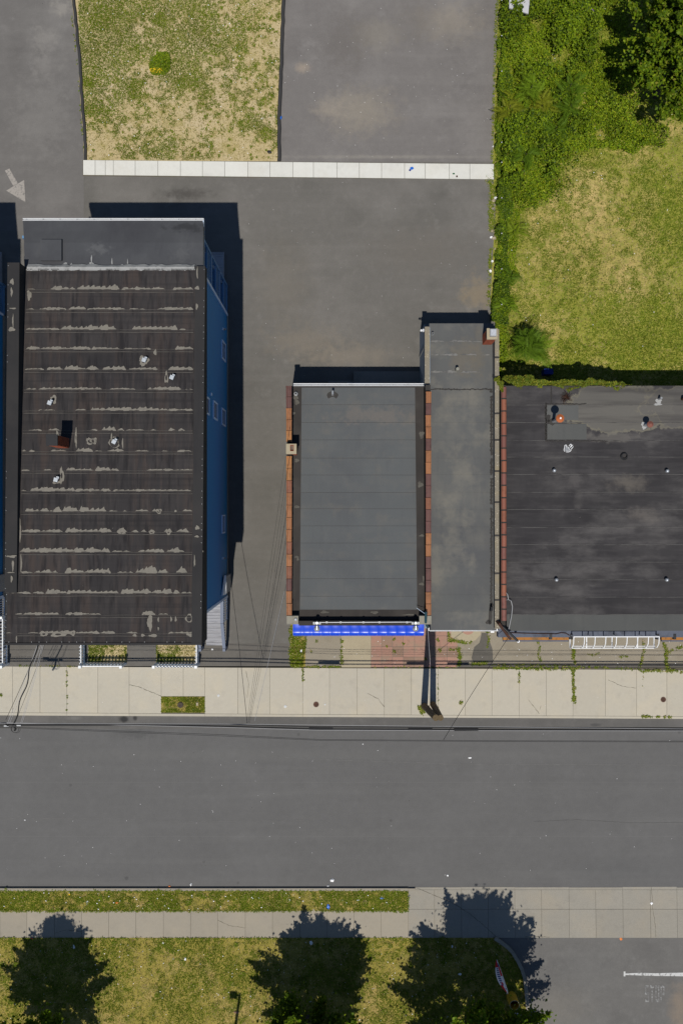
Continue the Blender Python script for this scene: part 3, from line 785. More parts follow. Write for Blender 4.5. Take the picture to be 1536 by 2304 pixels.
# sealant smeared along the seams
SEAL = {651: [(62, 80, 2), (115, 171, 8), (174, 270, 11), (275, 372, 6), (390, 435, 6)],
 696: [(62, 78, 4), (90, 150, 5), (156, 195, 8), (198, 282, 5), (292, 328, 4), (355, 435, 5)],
 741: [(60, 135, 3), (137, 263, 10), (298, 400, 8), (405, 418, 2)],
 785: [(60, 205, 6), (207, 270, 5), (278, 340, 3), (395, 435, 6)],
 831: [(58, 100, 3), (107, 143, 7), (146, 223, 9), (232, 284, 8), (290, 356, 5), (380, 435, 6)],
 876: [(60, 85, 5), (88, 230, 6), (246, 305, 4), (333, 408, 6), (418, 434, 2)],
 923: [(88, 125, 3), (170, 195, 4), (205, 378, 8), (378, 435, 4)],
 968: [(66, 95, 3), (110, 135, 5), (200, 220, 4), (230, 262, 10), (265, 280, 6), (285, 325, 3), (340, 352, 3), (380, 395, 6), (402, 416, 5)],
 1015: [(50, 62, 4), (66, 80, 3), (115, 150, 5), (172, 210, 8), (213, 230, 3), (243, 280, 6), (305, 335, 3), (365, 378, 4), (400, 430, 3)],
 1058: [(50, 68, 2), (98, 118, 4), (150, 212, 7), (215, 250, 8), (250, 268, 5), (330, 435, 4)],
 1104: [(48, 60, 3), (70, 170, 9), (170, 250, 6), (255, 430, 4)],
 1150: [(58, 112, 9), (113, 120, 7), (121, 140, 10), (141, 178, 13), (178, 240, 12), (245, 265, 4), (278, 286, 5), (305, 335, 5), (343, 360, 7), (393, 398, 8), (410, 433, 5)],
 1196: [(48, 142, 6), (148, 252, 9), (264, 286, 8), (297, 312, 4), (318, 330, 11), (335, 350, 6), (370, 388, 8), (398, 425, 8)],
 1241: [(46, 248, 10), (253, 295, 4), (312, 370, 7), (376, 415, 9), (440, 458, 11)],
 1288: [(45, 75, 3), (78, 132, 9), (147, 250, 11), (265, 300, 5), (306, 355, 14), (356, 380, 8), (397, 422, 14), (440, 456, 8)],
 1334: [(15, 70, 3), (75, 100, 4), (104, 152, 9), (152, 268, 8), (273, 390, 11), (391, 405, 9), (408, 432, 6), (437, 455, 5)],
 1382: [(35, 135, 5), (148, 228, 5), (320, 350, 8), (357, 378, 4)],
 1424: [(15, 30, 2), (65, 88, 3), (90, 165, 6), (170, 225, 5), (225, 260, 5), (285, 310, 5), (380, 452, 4)]}
def seal_strip(b, segs, seam, zf, dz, jag=1.0):
    for (x0, x1, hm) in segs:
        n = max(4, int((x1 - x0) / 1.6)); ph = rnd.random() * 99
        prev = None
        arr = np.linspace(x0, x1, n)
        nn = vnoise(arr / 16.0 + ph, np.full(n, ph), 3, 2); n2 = vnoise(arr / 5.5 + ph, np.full(n, ph * 2), 4, 1)
        saw = (arr / 12.0 + ph + .6 * nn) % 1.0
        ends = np.clip(np.minimum(arr - x0, x1 - arr) / 5.0, 0.12, 1)
        top = 0.95 * hm * ends * np.clip(0.30 + 1.1 * (nn - .22) + jag * (0.50 * (saw - .4) + .30 * (n2 - .5)), .10, 1.35)
        bot = 1.2 * (n2 - .3) + np.where(nn > .62, 1.5, 0)
        vs = []; fs = []
        for k in range(n):
            yt, zt = onroof(seam - top[k], zf); yb, zb = onroof(seam + bot[k], zf)
            vs += [(X(arr[k], zb), yb, zb + dz), (X(arr[k], zt), yt, zt + dz)]
            if k: fs.append((2 * k - 2, 2 * k, 2 * k + 1, 2 * k - 1))
        b.add(vs, fs)
def seal_blob(b, cx, cy, rx, ry, zf, dz, hole=0.0):
    n = 26; ph = rnd.random() * 50
    vs = []; fs = []
    for k in range(n):
        t = 2 * math.pi * k / n; q = 0.8 + 0.4 * math.sin(3 * t + ph) * .4 + rnd.uniform(-.12, .12)
        for s_ in (q, hole):
            y_, z_ = onroof(cy + ry * s_ * math.sin(t), zf)
            vs.append((X(cx + rx * s_ * math.cos(t), z_), y_, z_ + dz))
    for k in range(n):
        a = 2 * k; c = 2 * ((k + 1) % n); fs.append((a, c, c + 1, a + 1))
    b.add(vs, fs)
for sm, sg in SEAL.items():
    b = MB(); seal_strip(b, sg, sm, ZR, .034)
    b.build('seam_sealant', m_sealant, rf)
b = MB()
for cx, cy, rx, ry, ho in [(100, 1426, 10, 7, .35), (132, 1427, 22, 7, .3), (164, 1424, 9, 7, .3), (358, 1150, 8, 7, .5), (275, 1197, 11, 6, .3), (342, 1197, 7, 6, .4), (380, 1198, 7, 6, .3),
                           (334, 1379, 14, 5, 0), (338, 1401, 7, 22, 0), (357, 1394, 2.2, 7, 0), (357, 1414, 2, 5, 0), (386, 1393, 2.6, 7, 0), (396, 1393, 2.6, 7, 0), (426, 1391, 9, 12, .6),
                           (304, 1429, 5, 4, 0), (322, 1429, 5, 4, 0), (345, 1430, 12, 4, 0), (430, 1428, 12, 5, 0),
                           (47, 1195, 2, 32, 0), (49, 1266, 2.4, 24, 0), (67, 665, 6, 14, 0), (324, 812, 13, 14, .35), (375, 850, 5, 16, .4), (122, 898, 8, 12, .3), (130, 985, 3, 24, 0),
                           (206, 993, 14, 9, .5), (212, 992, 9, 9, .5), (258, 996, 14, 16, .7), (140, 1070, 6, 22, .3), (128, 1083, 10, 8, .4), (172, 985, 3, 26, .2), (350, 793, 4, 8, 0),
                           (252, 985, 2, 14, 0), (277, 997, 2, 14, 0)]:
    seal_blob(b, cx, cy, rx, ry, ZR, .040, ho)
b.build('sealant_patch', m_sealant, rf)
zpar = lambda y: ptop(y) if y > -3.5 else ZR(y) + .02
b = MB()
for cx, cy, rx, ry in [(28, 634, 5, 8), (27, 657, 3, 12), (30, 694, 9, 2), (30, 722, 2, 18), (27, 741, 9, 6), (27, 1252, 14, 3.5), (30, 1272, 3, 16), (27, 1302, 3, 9), (25, 1288, 10, 1.5), (38, 1438, 2, 10)]:
    seal_blob(b, cx, cy, rx, ry, zpar, .012)
zpr = lambda y: ZR(y) + .10
for cx, cy, rx, ry in [(444, 614, 2, 16), (444, 648, 6, 5), (443, 690, 3, 9), (444, 1187, 6, 6), (443, 1207, 6, 3), (438, 1262, 2, 16)]:
    seal_blob(b, cx, cy, rx, ry, zpr, .012)
b.build('sealant_patch', m_sealant, rf)
# lower roof over the rear porch
LR = MB().prism([(X(53, 8.9), 13.46, ZL(13.46)), (X(58, 9.8), 11.06, ZL(11.06)), (X(458, 9.7), 11.06, ZL(11.06)), (X(458, 8.95), 13.46, ZL(13.46))], (-.25,), 0).build('porch_roof', m_lower, hs)
for a, bb in ((498, 520), (520, 546), (546, 576), (576, 600)):
    ya, za = onroof(a, ZL); yb, zb = onroof(bb, ZL)
    MB().prism([(X(54.5, za), ya, za + .006), (X(56, zb), yb - .03, zb + .016), (X(457, zb), yb - .03, zb + .016), (X(457, za), ya, za + .006)], (-.014,), 0).build('felt_sheet', m_lower, LR)
b = MB(); ya, za = onroof(541, ZL); yb, zb = onroof(588, ZL)
b.prism([(X(94, za), ya, za + .15), (X(94, zb), yb, zb + .15), (X(141, zb), yb, zb + .15), (X(141, za), ya, za + .15)], (-.3,), 0)
b.build('roof_hatch', m_lower, LR)
b = MB()
seal_strip(b, [(60, 150, 10), (148, 250, 15), (248, 330, 14), (328, 440, 13), (60, 250, 10), (240, 440, 10)], 608, lambda y: ZL(max(y, 11.06)) if y > 11.06 else ZR(y), .05, .5)
for q in [(207, 584, 2, 12), (253, 589, 1.6, 10), (288, 590, 1.5, 8), (148, 598, 9, 8), (206, 594, 5, 5)]: seal_blob(b, *q, ZL, .04)
y6, z6 = onroof(607.5, ZR)
nq = 40; vs = []; fs = []
for k in range(nq + 1):
    px_ = 62 + 376 * k / nq; j = rnd.uniform(-.02, .05)
    vs += [(X(px_, z6), y6 + rnd.uniform(-.012, .012), z6 + .045), (X(px_, z6), 11.03, z6 + .05), (X(px_, z6), 11.16 + j, 9.85)]
    if k:
        a = 3 * k; fs += [(a - 3, a, a + 1, a - 2), (a - 2, a + 1, a + 2, a - 1)]
b.add(vs, fs)
b.build('roof_coating', m_sealant_w, LR)
g = MB(); y0 = 13.46
g.box(X(53, 8.9), y0, 8.78, X(459, 8.9), y0 + .02, 8.98); g.box(X(53, 8.9), y0 + .085, 8.80, X(459, 8.9), y0 + .10, 8.98); g.box(X(53, 8.9), y0 + .02, 8.78, X(459, 8.9), y0 + .085, 8.80)
gt = g.build('gutter', m_white, hs)
for k in range(11): MB().box(X(60 + k * 38, 8.9), y0 + .02, 8.95, X(61.2 + k * 38, 8.9), y0 + .085, 8.97).build('gutter_bracket', m_galv_dull, gt)
MB().box(X(457.6, 8.9), 11.2, 8.75, X(459, 8.9), y0, 8.98).build('edge_trim', m_trim, LR)
# rear porch: posts, floors, railings
PYN = Y(642)
for lv in (0.35, 3.3, 6.3):
    MB().box(GXW + .1, GYN + .07, lv - .18, GX - .02, PYN, lv).build('porch_floor', m_porch, hs)
    MB().box(GX - .10, GYN + .07, lv - .24, GX - .01, PYN + .02, lv + .02).build('rim_board', m_porch, hs)
for px_ in (GX - .07, GX - 3.0, GX - 5.6, GXW + .1): MB().cbox((px_, PYN - .06), .12, .12, 0, 9.0).build('porch_post', m_porch, hs)
for lv in (0.35, 3.3, 6.3):
    r_ = MB().box(GX - .09, GYN + .07, lv + 1.15, GX - .03, PYN, lv + 1.24).build('railing', m_porch, hs)
    b = MB(); b.box(GX - .08, GYN + .07, lv + .12, GX - .04, PYN, lv + .17)
    k = GYN + .15
    while k < PYN - .1: b.box(GX - .075, k, lv + .15, GX - .04, k + .045, lv + 1.16); k += .125
    b.build('balusters', m_porch, r_)
    r_ = MB().box(GXW + .1, PYN - .09, lv + 1.15, GX - .1, PYN - .03, lv + 1.24).build('railing', m_porch, hs)
    b = MB(); k = GXW + .2
    while k < GX - .2: b.box(k, PYN - .08, lv + .05, k + .045, PYN - .045, lv + 1.16); k += .14
    b.build('balusters', m_porch, r_)
MB().box(X(430), Y(640), 0, X(505), Y(578), .34).build('porch_step', m_deck, hs)
MB().box(X(430), Y(578), 0, X(505), Y(569), .17).build('porch_step', m_deck, hs)
DX0_ = X(458, 1.0)
# windows in the east wall (z span, y span in ground pixels)
def wall_window(z0, z1, p0, p1):
    f = MB(); y0, y1 = Y(p1), Y(p0); t = .075
    f.box(GX, y0 - t, z0 - t, GX + .06, y1 + t, z0); f.box(GX, y0 - t, z1, GX + .06, y1 + t, z1 + t)
    f.box(GX, y0 - t, z0, GX + .06, y0, z1); f.box(GX, y1, z0, GX + .06, y1 + t, z1)
    f.box(GX, y0, (z0 + z1) / 2 - .025, GX + .035, y1, (z0 + z1) / 2 + .025)
    w_ = f.build('window', m_trim, hs)
    MB().box(GX - .05, y0, z0, GX + .012, y1, z1).build('pane', m_glass, w_)
wall_window(1.45, 2.70, 788, 822)
wall_window(1.45, 2.70, 933, 963)
wall_window(4.60, 5.85, 933, 963)
wall_window(7.40, 8.50, 937, 964)
wall_window(1.60, 2.65, 1161, 1195)
for zc_ in (1.1, 4.2, 7.3):      # street front: bay windows over the entry side
    for xx in (GXW + 1.2, GXW + 3.6, GXW + 5.6):
        if zc_ < 2 and xx > GXW + 5: continue
        f = MB().box(xx - .09, GYS - .06, zc_ - .09, xx + 1.09, GYS + .01, zc_ + 1.49).build('window', m_trim, hs)
        for a in (0, .53): MB().box(xx + a, GYS - .075, zc_, xx + a + .47, GYS - .05, zc_ + 1.4).build('pane', m_glass, f)
f = MB().box(DX0_ + .1, GYS - .06, 1.0, DX0_ + .98, GYS + .01, 3.1).build('door', m_white, hs)
MB().box(DX0_ + .25, GYS - .075, 2.2, DX0_ + .83, GYS - .05, 2.9).build('pane', m_glass, f)
MB().box(GX, Y(925), 6.55, GX + .07, Y(920), 6.85).build('wall_vent', m_trim, hs)
for yy in (760, 1251):
    l_ = MB().box(GX, Y(yy + 2), 2.3, GX + .08, Y(yy - 2), 2.5).build('security_light', m_white, hs)
    MB().lathe((GX + .13, Y(yy), 2.30), [(.03, 0.12), (.06, .06), (.055, 0)], 8).build('lamp_head', m_galv_dull, l_)
# white meter cupboard by the entry
b = MB().prism([(GX + .02, Y(1327)), (GX + .20, Y(1327)), (GX + .20, Y(1290)), (GX + .02, Y(1290))], .3, 2.2)
b.v[4:8] = [(x, y, z) for x, y, z in b.v[4:8]]
b.build('meter_cupboard', m_galv_dull, hs)
MB().add([(GX + .005, Y(1329), 2.21), (GX + .19, Y(1329), 2.21), (GX + .19, Y(1288), 2.21), (GX + .005, Y(1329), 2.9), (GX + .10, Y(1329), 2.9), (GX + .10, Y(1288), 2.35)],
         [(0, 2, 1), (3, 4, 5), (0, 1, 4, 3), (1, 2, 5, 4), (2, 0, 3, 5)]).build('canopy', m_white, hs)
# front entry deck and steps
DX0, DX1 = X(458, 1.0), X(497, 1.0)
dk = MB().box(DX0, Y(1398, 1.0), .80, DX1, GYS - .07, .965).build('entry_deck', m_rail, hs)
y = GYS - .08; ye = Y(1398, 1.0)
while y > ye + .1:
    MB().box(DX0, y - .142, .955, DX1, y, 1.0).build('plank', m_deck, dk); y -= .155
stz = [0.84, 0.67, 0.50, 0.33, 0.17]
yy0 = ye
for i, z in enumerate(stz):
    yy1 = Y(1398 + (i + 1) * 10.8, z)
    st = MB().box(DX0 + .03, yy1 + .02, z - .16, DX1, yy0, z - .035).build('step', m_rail, hs)
    mid_ = (yy0 + yy1) / 2
    MB().box(DX0 + .02, mid_ + .006, z - .04, DX1 + .01, yy0 - .004, z).build('plank', m_deck, st)
    MB().box(DX0 + .02, yy1, z - .04, DX1 + .01, mid_ - .006, z).build('plank', m_deck, st)
    yy0 = yy1
RX = X(510)
rl = MB().beam((RX, GYS - .02, 1.95), (RX, Y(1402, 1.9), 1.95), .17, .07).build('handrail', m_rail, hs)
rl2 = MB().beam((RX, Y(1402, 1.9), 1.94), (RX, Y(1458, 1.0), 1.05), .17, .07).build('handrail', m_rail, hs)
b = MB(); y = GYS - .1
while y > Y(1402, 1.9): b.box(RX + .02, y - .04, .15, RX + .055, y, 1.92); y -= .13
b.box(RX + .015, Y(1402, 1.9), .12, RX + .06, GYS, .18)
b.build('balusters', m_trim, rl)
b = MB()
for k in range(9):
    t = k / 9; y = Y(1402, 1.9) * (1 - t) + Y(1458, 1.0) * t; zt = 1.94 - .88 * t
    b.box(RX - .02, y - .04, zt - .9, RX + .02, y, zt - .03)
b.build('balusters', m_rail, rl2)
MB().cbox((RX, Y(1456, 0)), .14, .14, 0, 1.12).build('newel_post', m_rail, hs)
LX = X(457)
rl3 = MB().beam((LX, GYS - .3, 1.95), (LX, Y(1402, 1.9), 1.95), .12, .07).build('handrail', m_rail, hs)
rl4 = MB().beam((LX, Y(1402, 1.9), 1.94), (LX, Y(1458, 1.0), 1.05), .12, .07).build('handrail', m_rail, hs)
MB().cbox((LX, Y(1456, 0)), .14, .14, 0, 1.12).build('newel_post', m_rail, hs)
# rooftop chimney and vents are parts of the roof: children of the house
def brick_stack(parent, name, x0, x1, y0, y1, z0, z1, cap=True):
    core = MB().box(x0 + .012, y0 + .012, z0, x1 - .012, y1 - .012, z1).build(name, m_brickm, parent)
    z = z0 + .02; r = 0
    while z + .057 < z1:
        for side in range(4):
            L = (x1 - x0) if side % 2 == 0 else (y1 - y0)
            n = max(2, round(L / .21)); w = L / n
            off = (r % 2) * w / 2
            for i in range(n + (r % 2)):
                a = max(0, i * w - off) + .005; c = min(L, (i + 1) * w - off) - .005
                if c - a < .02: continue
                d = rnd.uniform(0, .005)
                if side == 0: q = (x0 + a, y0 - d, x0 + c, y0 + .03)
                elif side == 1: q = (x1 - .03, y0 + a, x1 + d, y0 + c)
                elif side == 2: q = (x0 + a, y1 - .03, x0 + c, y1 + d)
                else: q = (x0 - d, y0 + a, x0 + .03, y0 + c)
                MB().box(q[0], q[1], z, q[2], q[3], z + .057).build('brick', m_brick, core)
        z += .070; r += 1
    return core
zc = 12.15
bx0, bx1 = X(107, zc), X(130, zc); by0, by1 = Y(1002, zc), Y(979, zc)
chs = MB().box(bx0 + .01, by0 + .01, 10.2, bx1 - .01, by1 - .01, zc).build('chimney', m_brickm, hs)
# courses of brick, one ring per course joined as one mesh part each course is too small to pick brick from brick
z = 10.55; r = 0
while z + .06 < zc:
    for i in range(3):
        w = (bx1 - bx0) / 2.5; a = bx0 + max(0, (i - .5 * (r % 2)) * w) + .006; c = min(bx1, bx0 + (i + 1 - .5 * (r % 2)) * w) - .006
        if c - a > .03: MB().box(a, by0 - rnd.uniform(.002, .012), z, c, by0 + .05, z + .058).build('brick', m_brick, chs)
        w = (by1 - by0) / 2.5; a = by0 + max(0, (i - .5 * (r % 2)) * w) + .006; c = min(by1, by0 + (i + 1 - .5 * (r % 2)) * w) - .006
        if c - a > .03: MB().box(bx1 - .05, a, z, bx1 + rnd.uniform(.002, .012), c, z + .058).build('brick', m_brick, chs)
    z += .072; r += 1
MB().box(bx0 - .03, by0 - .02, zc, bx1 + .02, by1 + .03, zc + .07).build('chimney_cap', m_black, chs)
m_vent = M('weathered_vent_cap', (0.42, 0.45, 0.48, 1), [('m', 14, 0.2)], rough=0.55, metal=0.3)
def roof_vent(px_, py_, zf):
    y, z = onroof(py_, zf); x = X(px_, z)
    v = MB().lathe((x, y, z), [(.07, -.05), (.07, .18)], 10).build('roof_vent', m_black, hs, True)
    c = MB(); a = rnd.uniform(.1, .6); s_ = .125
    q = [(x + s_ * math.cos(a + k * math.pi / 2), y + s_ * math.sin(a + k * math.pi / 2)) for k in range(4)]
    c.prism(q, z + .18, z + .27); q2 = [(x + .07 + .08 * math.cos(a + k * math.pi / 2), y + .09 + .08 * math.sin(a + k * math.pi / 2)) for k in range(4)]
    c.prism(q2, z + .17, z + .23)
    c.build('vent_cap', m_vent, v)
for q in [(327, 812), (389, 851), (116, 908), (260, 995), (130, 1080)]: roof_vent(*q, ZR)

# the neighbouring house: same builder's pair, one plot over
nb = copy_tree(hs)
nb.location = Vector(nb.location) + Vector((-499 / 40, 0, 0))
nb['label'] = 'neighbouring blue sided house past the narrow gap, by the painted driveway arrow'

# ================================================================== CORNER SHOP WITH THE BLUE AWNING
ZS = lambda y: 3.30 + (6.63 - y) / 12.3 * 0.42
sh = thing('shop', 'grey roofed shop with clay tile capped walls and a bright blue awning', 'shop', (0.9, 0.5, 0))
SX0, SX1 = X(644, 4.1), X(956, 4.1)
MB().box(SX0 + .02, -5.72, 0, SX1 - .04, 6.60, 3.18).build('wall', m_wallgrey, sh)
srf = MB().prism([(SX0 + .2, 6.62, ZS(6.62)), (SX0 + .2, -5.6, ZS(-5.6)), (SX1, -5.6, ZS(-5.6)), (SX1, 6.62, ZS(6.62))], (-.25,), 0).build('roof', m_store_base, sh)
ss_ = [872, 911, 951, 990, 1031, 1069, 1108.5, 1145, 1183.5, 1222, 1261, 1302, 1342, 1372]
for i in range(len(ss_) - 1):
    ya, za = onroof(ss_[i], ZS); yb, zb = onroof(ss_[i + 1], ZS)
    xl = lambda p: 678.5 - (p - 872) / 500 * 4; xr = lambda p: 933 + (p - 872) / 500 * 5
    MB().prism([(X(xl(ss_[i]), za), ya, za + .006), (X(xl(ss_[i + 1]), zb), yb - .0 + .012, zb + .016), (X(xr(ss_[i + 1]), zb), yb + .012, zb + .016), (X(xr(ss_[i]), za), ya, za + .006)], (-.02,), 0).build('felt_sheet', m_store, srf)
# patches of sealant where the edge felt laps
b = MB()
for q in [(660, 930, 5, 4), (668, 905, 6, 8), (665, 893, 7, 9), (668, 1036, 6, 5), (668, 1140, 7, 4), (667, 1253, 6, 3), (670, 1258, 3, 4), (948, 978, 7, 10), (945, 1090, 7, 8), (948, 1205, 7, 3), (948, 1314, 7, 4), (730, 1377, 11, 4), (842, 1378, 10, 4), (920, 1383, 20, 2), (952, 1302, 2, 9)]:
    seal_blob(b, *q, ZS, .012)
b.build('sealant_patch', M('dull_roof_sealant', S(98, 95, 88), [('n', 5, .5, .7, S(74, 70, 66), .8)]), srf)
# side walls standing above the roof, and their tile cappings
def side_wall(x0, x1, y0, y1, z1, mat=m_wallgrey): return MB().box(x0, y0, 0, x1, y1, z1).build('parapet', mat, sh)
zt = 4.12
side_wall(X(645, zt), X(656, zt), Y(1386, zt), Y(868, zt), zt - .03, m_mortar)
side_wall(X(958, zt), X(969, zt), Y(1386, zt), Y(881, zt), zt - .03, m_mortar)
TS = []
def ribbed_tile(w, L):
    """long cap tile with two grooves and a raised collar, along +Y from 0 to L"""
    prof = [(-w / 2, -.10), (-w / 2, -.01), (-w * .46, .035), (-w * .22, .060), (-w * .19, .030), (-w * .12, .030), (-w * .09, .066), (w * .09, .066), (w * .12, .030), (w * .19, .030), (w * .22, .060), (w * .46, .035), (w / 2, -.01), (w / 2, -.10)]
    b = MB(); n = len(prof)
    ys = [(0, 1.0, 0), (L - .07, 1.0, 0), (L - .068, 1.06, .02), (L, 1.06, .02)]
    vs = [(x * s_, y, z + dz) for y, s_, dz in ys for x, z in prof]
    fs = [(i * n + k, i * n + k + 1, (i + 1) * n + k + 1, (i + 1) * n + k) for i in range(3) for k in range(n - 1)] + [tuple(range(n - 1, -1, -1)), tuple(3 * n + k for k in range(n))]
    b.add(vs, fs); return b
def barrel_tile(w, L):
    prof = [(w / 2 * math.cos(t), w * .42 * math.sin(t)) for t in [math.pi * k / 10 for k in range(11)]]
    b = MB(); n = len(prof)
    vs = [(x, y, z) for y in (0, L) for x, z in prof]
    fs = [(k, k + 1, n + k + 1, n + k) for k in range(n - 1)] + [tuple(range(n - 1, -1, -1)), tuple(n + k for k in range(n))]
    b.add(vs, fs); return b
def lay_tiles(parent, mk, pxc, wpx, p0, p1, n, z, colours, gap, name='cap_tile'):
    xs = X(pxc, z); w = wpx / 40 * (H - z) / H
    ya, yb = Y(p1, z), Y(p0, z); L = (yb - ya) / n
    meshes = {}
    for i in range(n):
        c = colours[i % len(colours)]
        o_ = ORG[parent.name]
        if c not in meshes:
            ob = mk(w, L - gap).build(name, c, parent, True, org=Vector((0, 0, 0)))
            meshes[c] = ob.data
        else:
            ob = bpy.data.objects.new(name, meshes[c]); COL.objects.link(ob); ob.parent = parent
        ob.location = Vector((xs + rnd.uniform(-.006, .006), yb - (i + 1) * L + gap / 2, z + rnd.uniform(-.006, .006))) - o_
        ob.rotation_euler = (0, 0, rnd.uniform(-.008, .008))
        ORG[ob.name] = o_
o_, b_, p_, y_ = m_clay
lay_tiles(sh, lambda w, L: ribbed_tile(w, L), 650, 12.6, 868, 994, 5, zt, [p_, p_, o_, o_, y_], .022)
lay_tiles(sh, lambda w, L: ribbed_tile(w, L), 650.3, 12.6, 1026, 1385, 13, zt, [y_, y_, b_, o_, o_, o_, o_, b_, o_, b_, p_, o_, o_], .022)
lay_tiles(sh, lambda w, L: ribbed_tile(w, L), 963.3, 12.2, 881, 1385, 19, zt, [o_, p_, o_, o_, p_, o_, o_, p_, p_, b_, p_, p_, o_, o_, p_, p_, p_, o_, o_, p_][:19], .022)
# front parapet, corner piers
MB().box(X(672, 4.2), -5.86, 0, X(943, 4.2), -5.62, 4.15).build('front_wall', m_store_base, sh)
for a, c in ((645, 671), (943, 970)):
    MB().box(X(a, 4.25), Y(1405, 4.25), 0, X(c, 4.25), Y(1386, 4.25), 4.22).build('pier', m_pier, sh)
MB().lathe((X(665, 4.25), Y(1394, 4.25), 4.22), [(.09, -.02), (.09, .03), (.05, .05)], 10).build('pier_cap_vent', m_galv_dull, sh)
# chimney stub on the side wall with an open flue
zc = 4.75
x0, x1, y0, y1 = X(643.5, zc), X(667, zc), Y(1021.5, zc), Y(998.5, zc)
core = brick_stack(sh, 'chimney', x0 + .03, x1 - .03, y0 + .03, y1 - .03, 3.4, zc - .14)
fx0, fx1, fy0, fy1 = X(652.5, zc), X(661, zc), Y(1015, zc), Y(1001, zc)
b = MB()
b.box(x0, y0, zc - .14, fx0, y1, zc); b.box(fx1, y0, zc - .14, x1, y1, zc); b.box(fx0, y0, zc - .14, fx1, fy0, zc); b.box(fx0, fy1, zc - .14, fx1, y1, zc)
b.build('chimney_cap', m_agg2, sh)
b = MB(); t = .025
b.box(fx0 + .002, fy0 + .002, zc - .5, fx0 + t, fy1 - .002, zc - .01); b.box(fx1 - t, fy0 + .002, zc - .5, fx1 - .002, fy1 - .002, zc - .01)
b.box(fx0 + t, fy1 - t, zc - .5, fx1 - t, fy1 - .002, zc - .01); b.box(fx0 + t, fy0 + .002, zc - .5, fx1 - t, fy0 + t, zc - .01); b.box(fx0 + t, fy0 + t, zc - .5, fx1 - t, fy1 - t, zc - .45)
b.build('flue_liner', m_brick, sh)
# rear gutter
g = MB(); y0 = 6.62; gx0, gx1 = X(659, 3.3), X(953, 3.3)
g.box(gx0, y0, 3.10, gx1, y0 + .02, 3.34); g.box(gx0, y0 + .11, 3.12, gx1, y0 + .135, 3.32); g.box(gx0, y0 + .02, 3.10, gx1, y0 + .11, 3.13)
gt = g.build('gutter', m_white, sh)
for k in range(10): MB().box(gx0 + .2 + k * .72, y0 + .02, 3.27, gx0 + .235 + k * .72, y0 + .11, 3.30).build('gutter_bracket', m_galv_dull, gt)
MB().prism([(X(675, 2.6), 6.62), (X(712, 2.6), 6.62), (X(712, 2.6), Y(862.5, 2.6)), (X(675, 2.6), Y(862.5, 2.6))], 2.5, 2.62).build('door_hood', m_trim, sh)
MB().prism([(X(780, 2.6), 6.62), (X(852, 2.6), 6.62), (X(852, 2.6), Y(861.8, 2.6)), (X(780, 2.6), Y(861.8, 2.6))], 2.5, 2.62).build('door_hood', m_trim, sh)
MB().box(X(795), 6.6, 0, X(944), Y(838), .42).build('rear_platform', m_wallgrey, sh)
MB().box(X(738), 6.6, 0, X(795), Y(858), .22).build('rear_step', m_wallgrey, sh)
# roof pipes
y, z = onroof(888, ZS); x = X(748, z)
b = MB()
for k in range(1): 
    n = 22
    vs = [(x, y, z + .014)] + [(x + (.27 + .05 * math.sin(3 * t) + rnd.uniform(-.03, .03)) * math.cos(t), y - .12 + (.31 + rnd.uniform(-.03, .03)) * math.sin(t), z + .02) for t in [2 * math.pi * i / n for i in range(n)]]
    b.add(vs, [(0, 1 + i, 1 + (i + 1) % n) for i in range(n)])
tp = b.build('tar_patch', m_tar, srf)
MB().tube([(x, y, z), (x + .005, y + .03, z + .42), (x + .01, y + .14, z + .50)], .062, 10).build('roof_pipe', m_metal, sh, True)
y, z = onroof(886, ZS); x = X(665.5, z)
v = MB().lathe((x, y, z), [(.11, .0), (.11, .03), (.075, .05), (.075, .20), (.05, .20), (.05, .05)], 12, False).build('roof_vent', m_galv_dull, sh, True)
# awning: sagging blue vinyl on ribs
AX0, AX1 = X(659.5, 3.4), X(952, 3.4)
ya_, ye_ = -5.865, Y(1430, 2.75)
dep = ya_ - ye_; NB_R = 14
def awn_z(s): return 3.60 + .01 * s - 0.86 * s ** 10
vs = []; fs = []; nx = NB_R * 8; ns = 22
for i in range(nx + 1):
    u = i / nx; ph = (u * NB_R) % 1.0
    sag = 1 - (2 * ph - 1) ** 2
    for j in range(ns + 1):
        s_ = (j / ns) ** 0.6
        bulge = -.013 * sag * min(1, 4 * s_ * (1.15 - s_))
        vs.append((AX0 + u * (AX1 - AX0), ya_ - dep * s_ - bulge * .1, awn_z(s_) + bulge))
m_ = ns + 1
for i in range(nx):
    for j in range(ns): fs.append((i * m_ + j, i * m_ + j + 1, (i + 1) * m_ + j + 1, (i + 1) * m_ + j))
aw = MB().add(vs, fs).build('awning', m_awning, sh)
aw.data.polygons.foreach_set('use_smooth', [True] * len(aw.data.polygons))
for xx in (AX0, AX1):
    poly = [(xx, ya_ - dep * (k / 14) ** .6, awn_z((k / 14) ** .6)) for k in range(15)] + [(xx, ya_, 2.7)]
    d = .012
    v2 = poly + [(x + d, y, z) for x, y, z in poly]; n = len(poly)
    MB().add(v2, [tuple(range(n)), tuple(range(2 * n - 1, n - 1, -1))] + [(i, n + i, n + (i + 1) % n, (i + 1) % n) for i in range(n)]).build('awning_end', m_awning, aw)
for i in range(NB_R + 1):
    xx = AX0 + (AX1 - AX0) * i / NB_R
    MB().tube([(xx, ya_ - dep * (k / 12) ** .6, awn_z((k / 12) ** .6) - .012) for k in range(13)], .012, 5).build('awning_rib', m_galv_dull, aw)
MB().beam((AX0, ye_ - .005, 2.73), (AX1, ye_ - .005, 2.73), .03, .06).build('awning_bar', m_awning, aw)
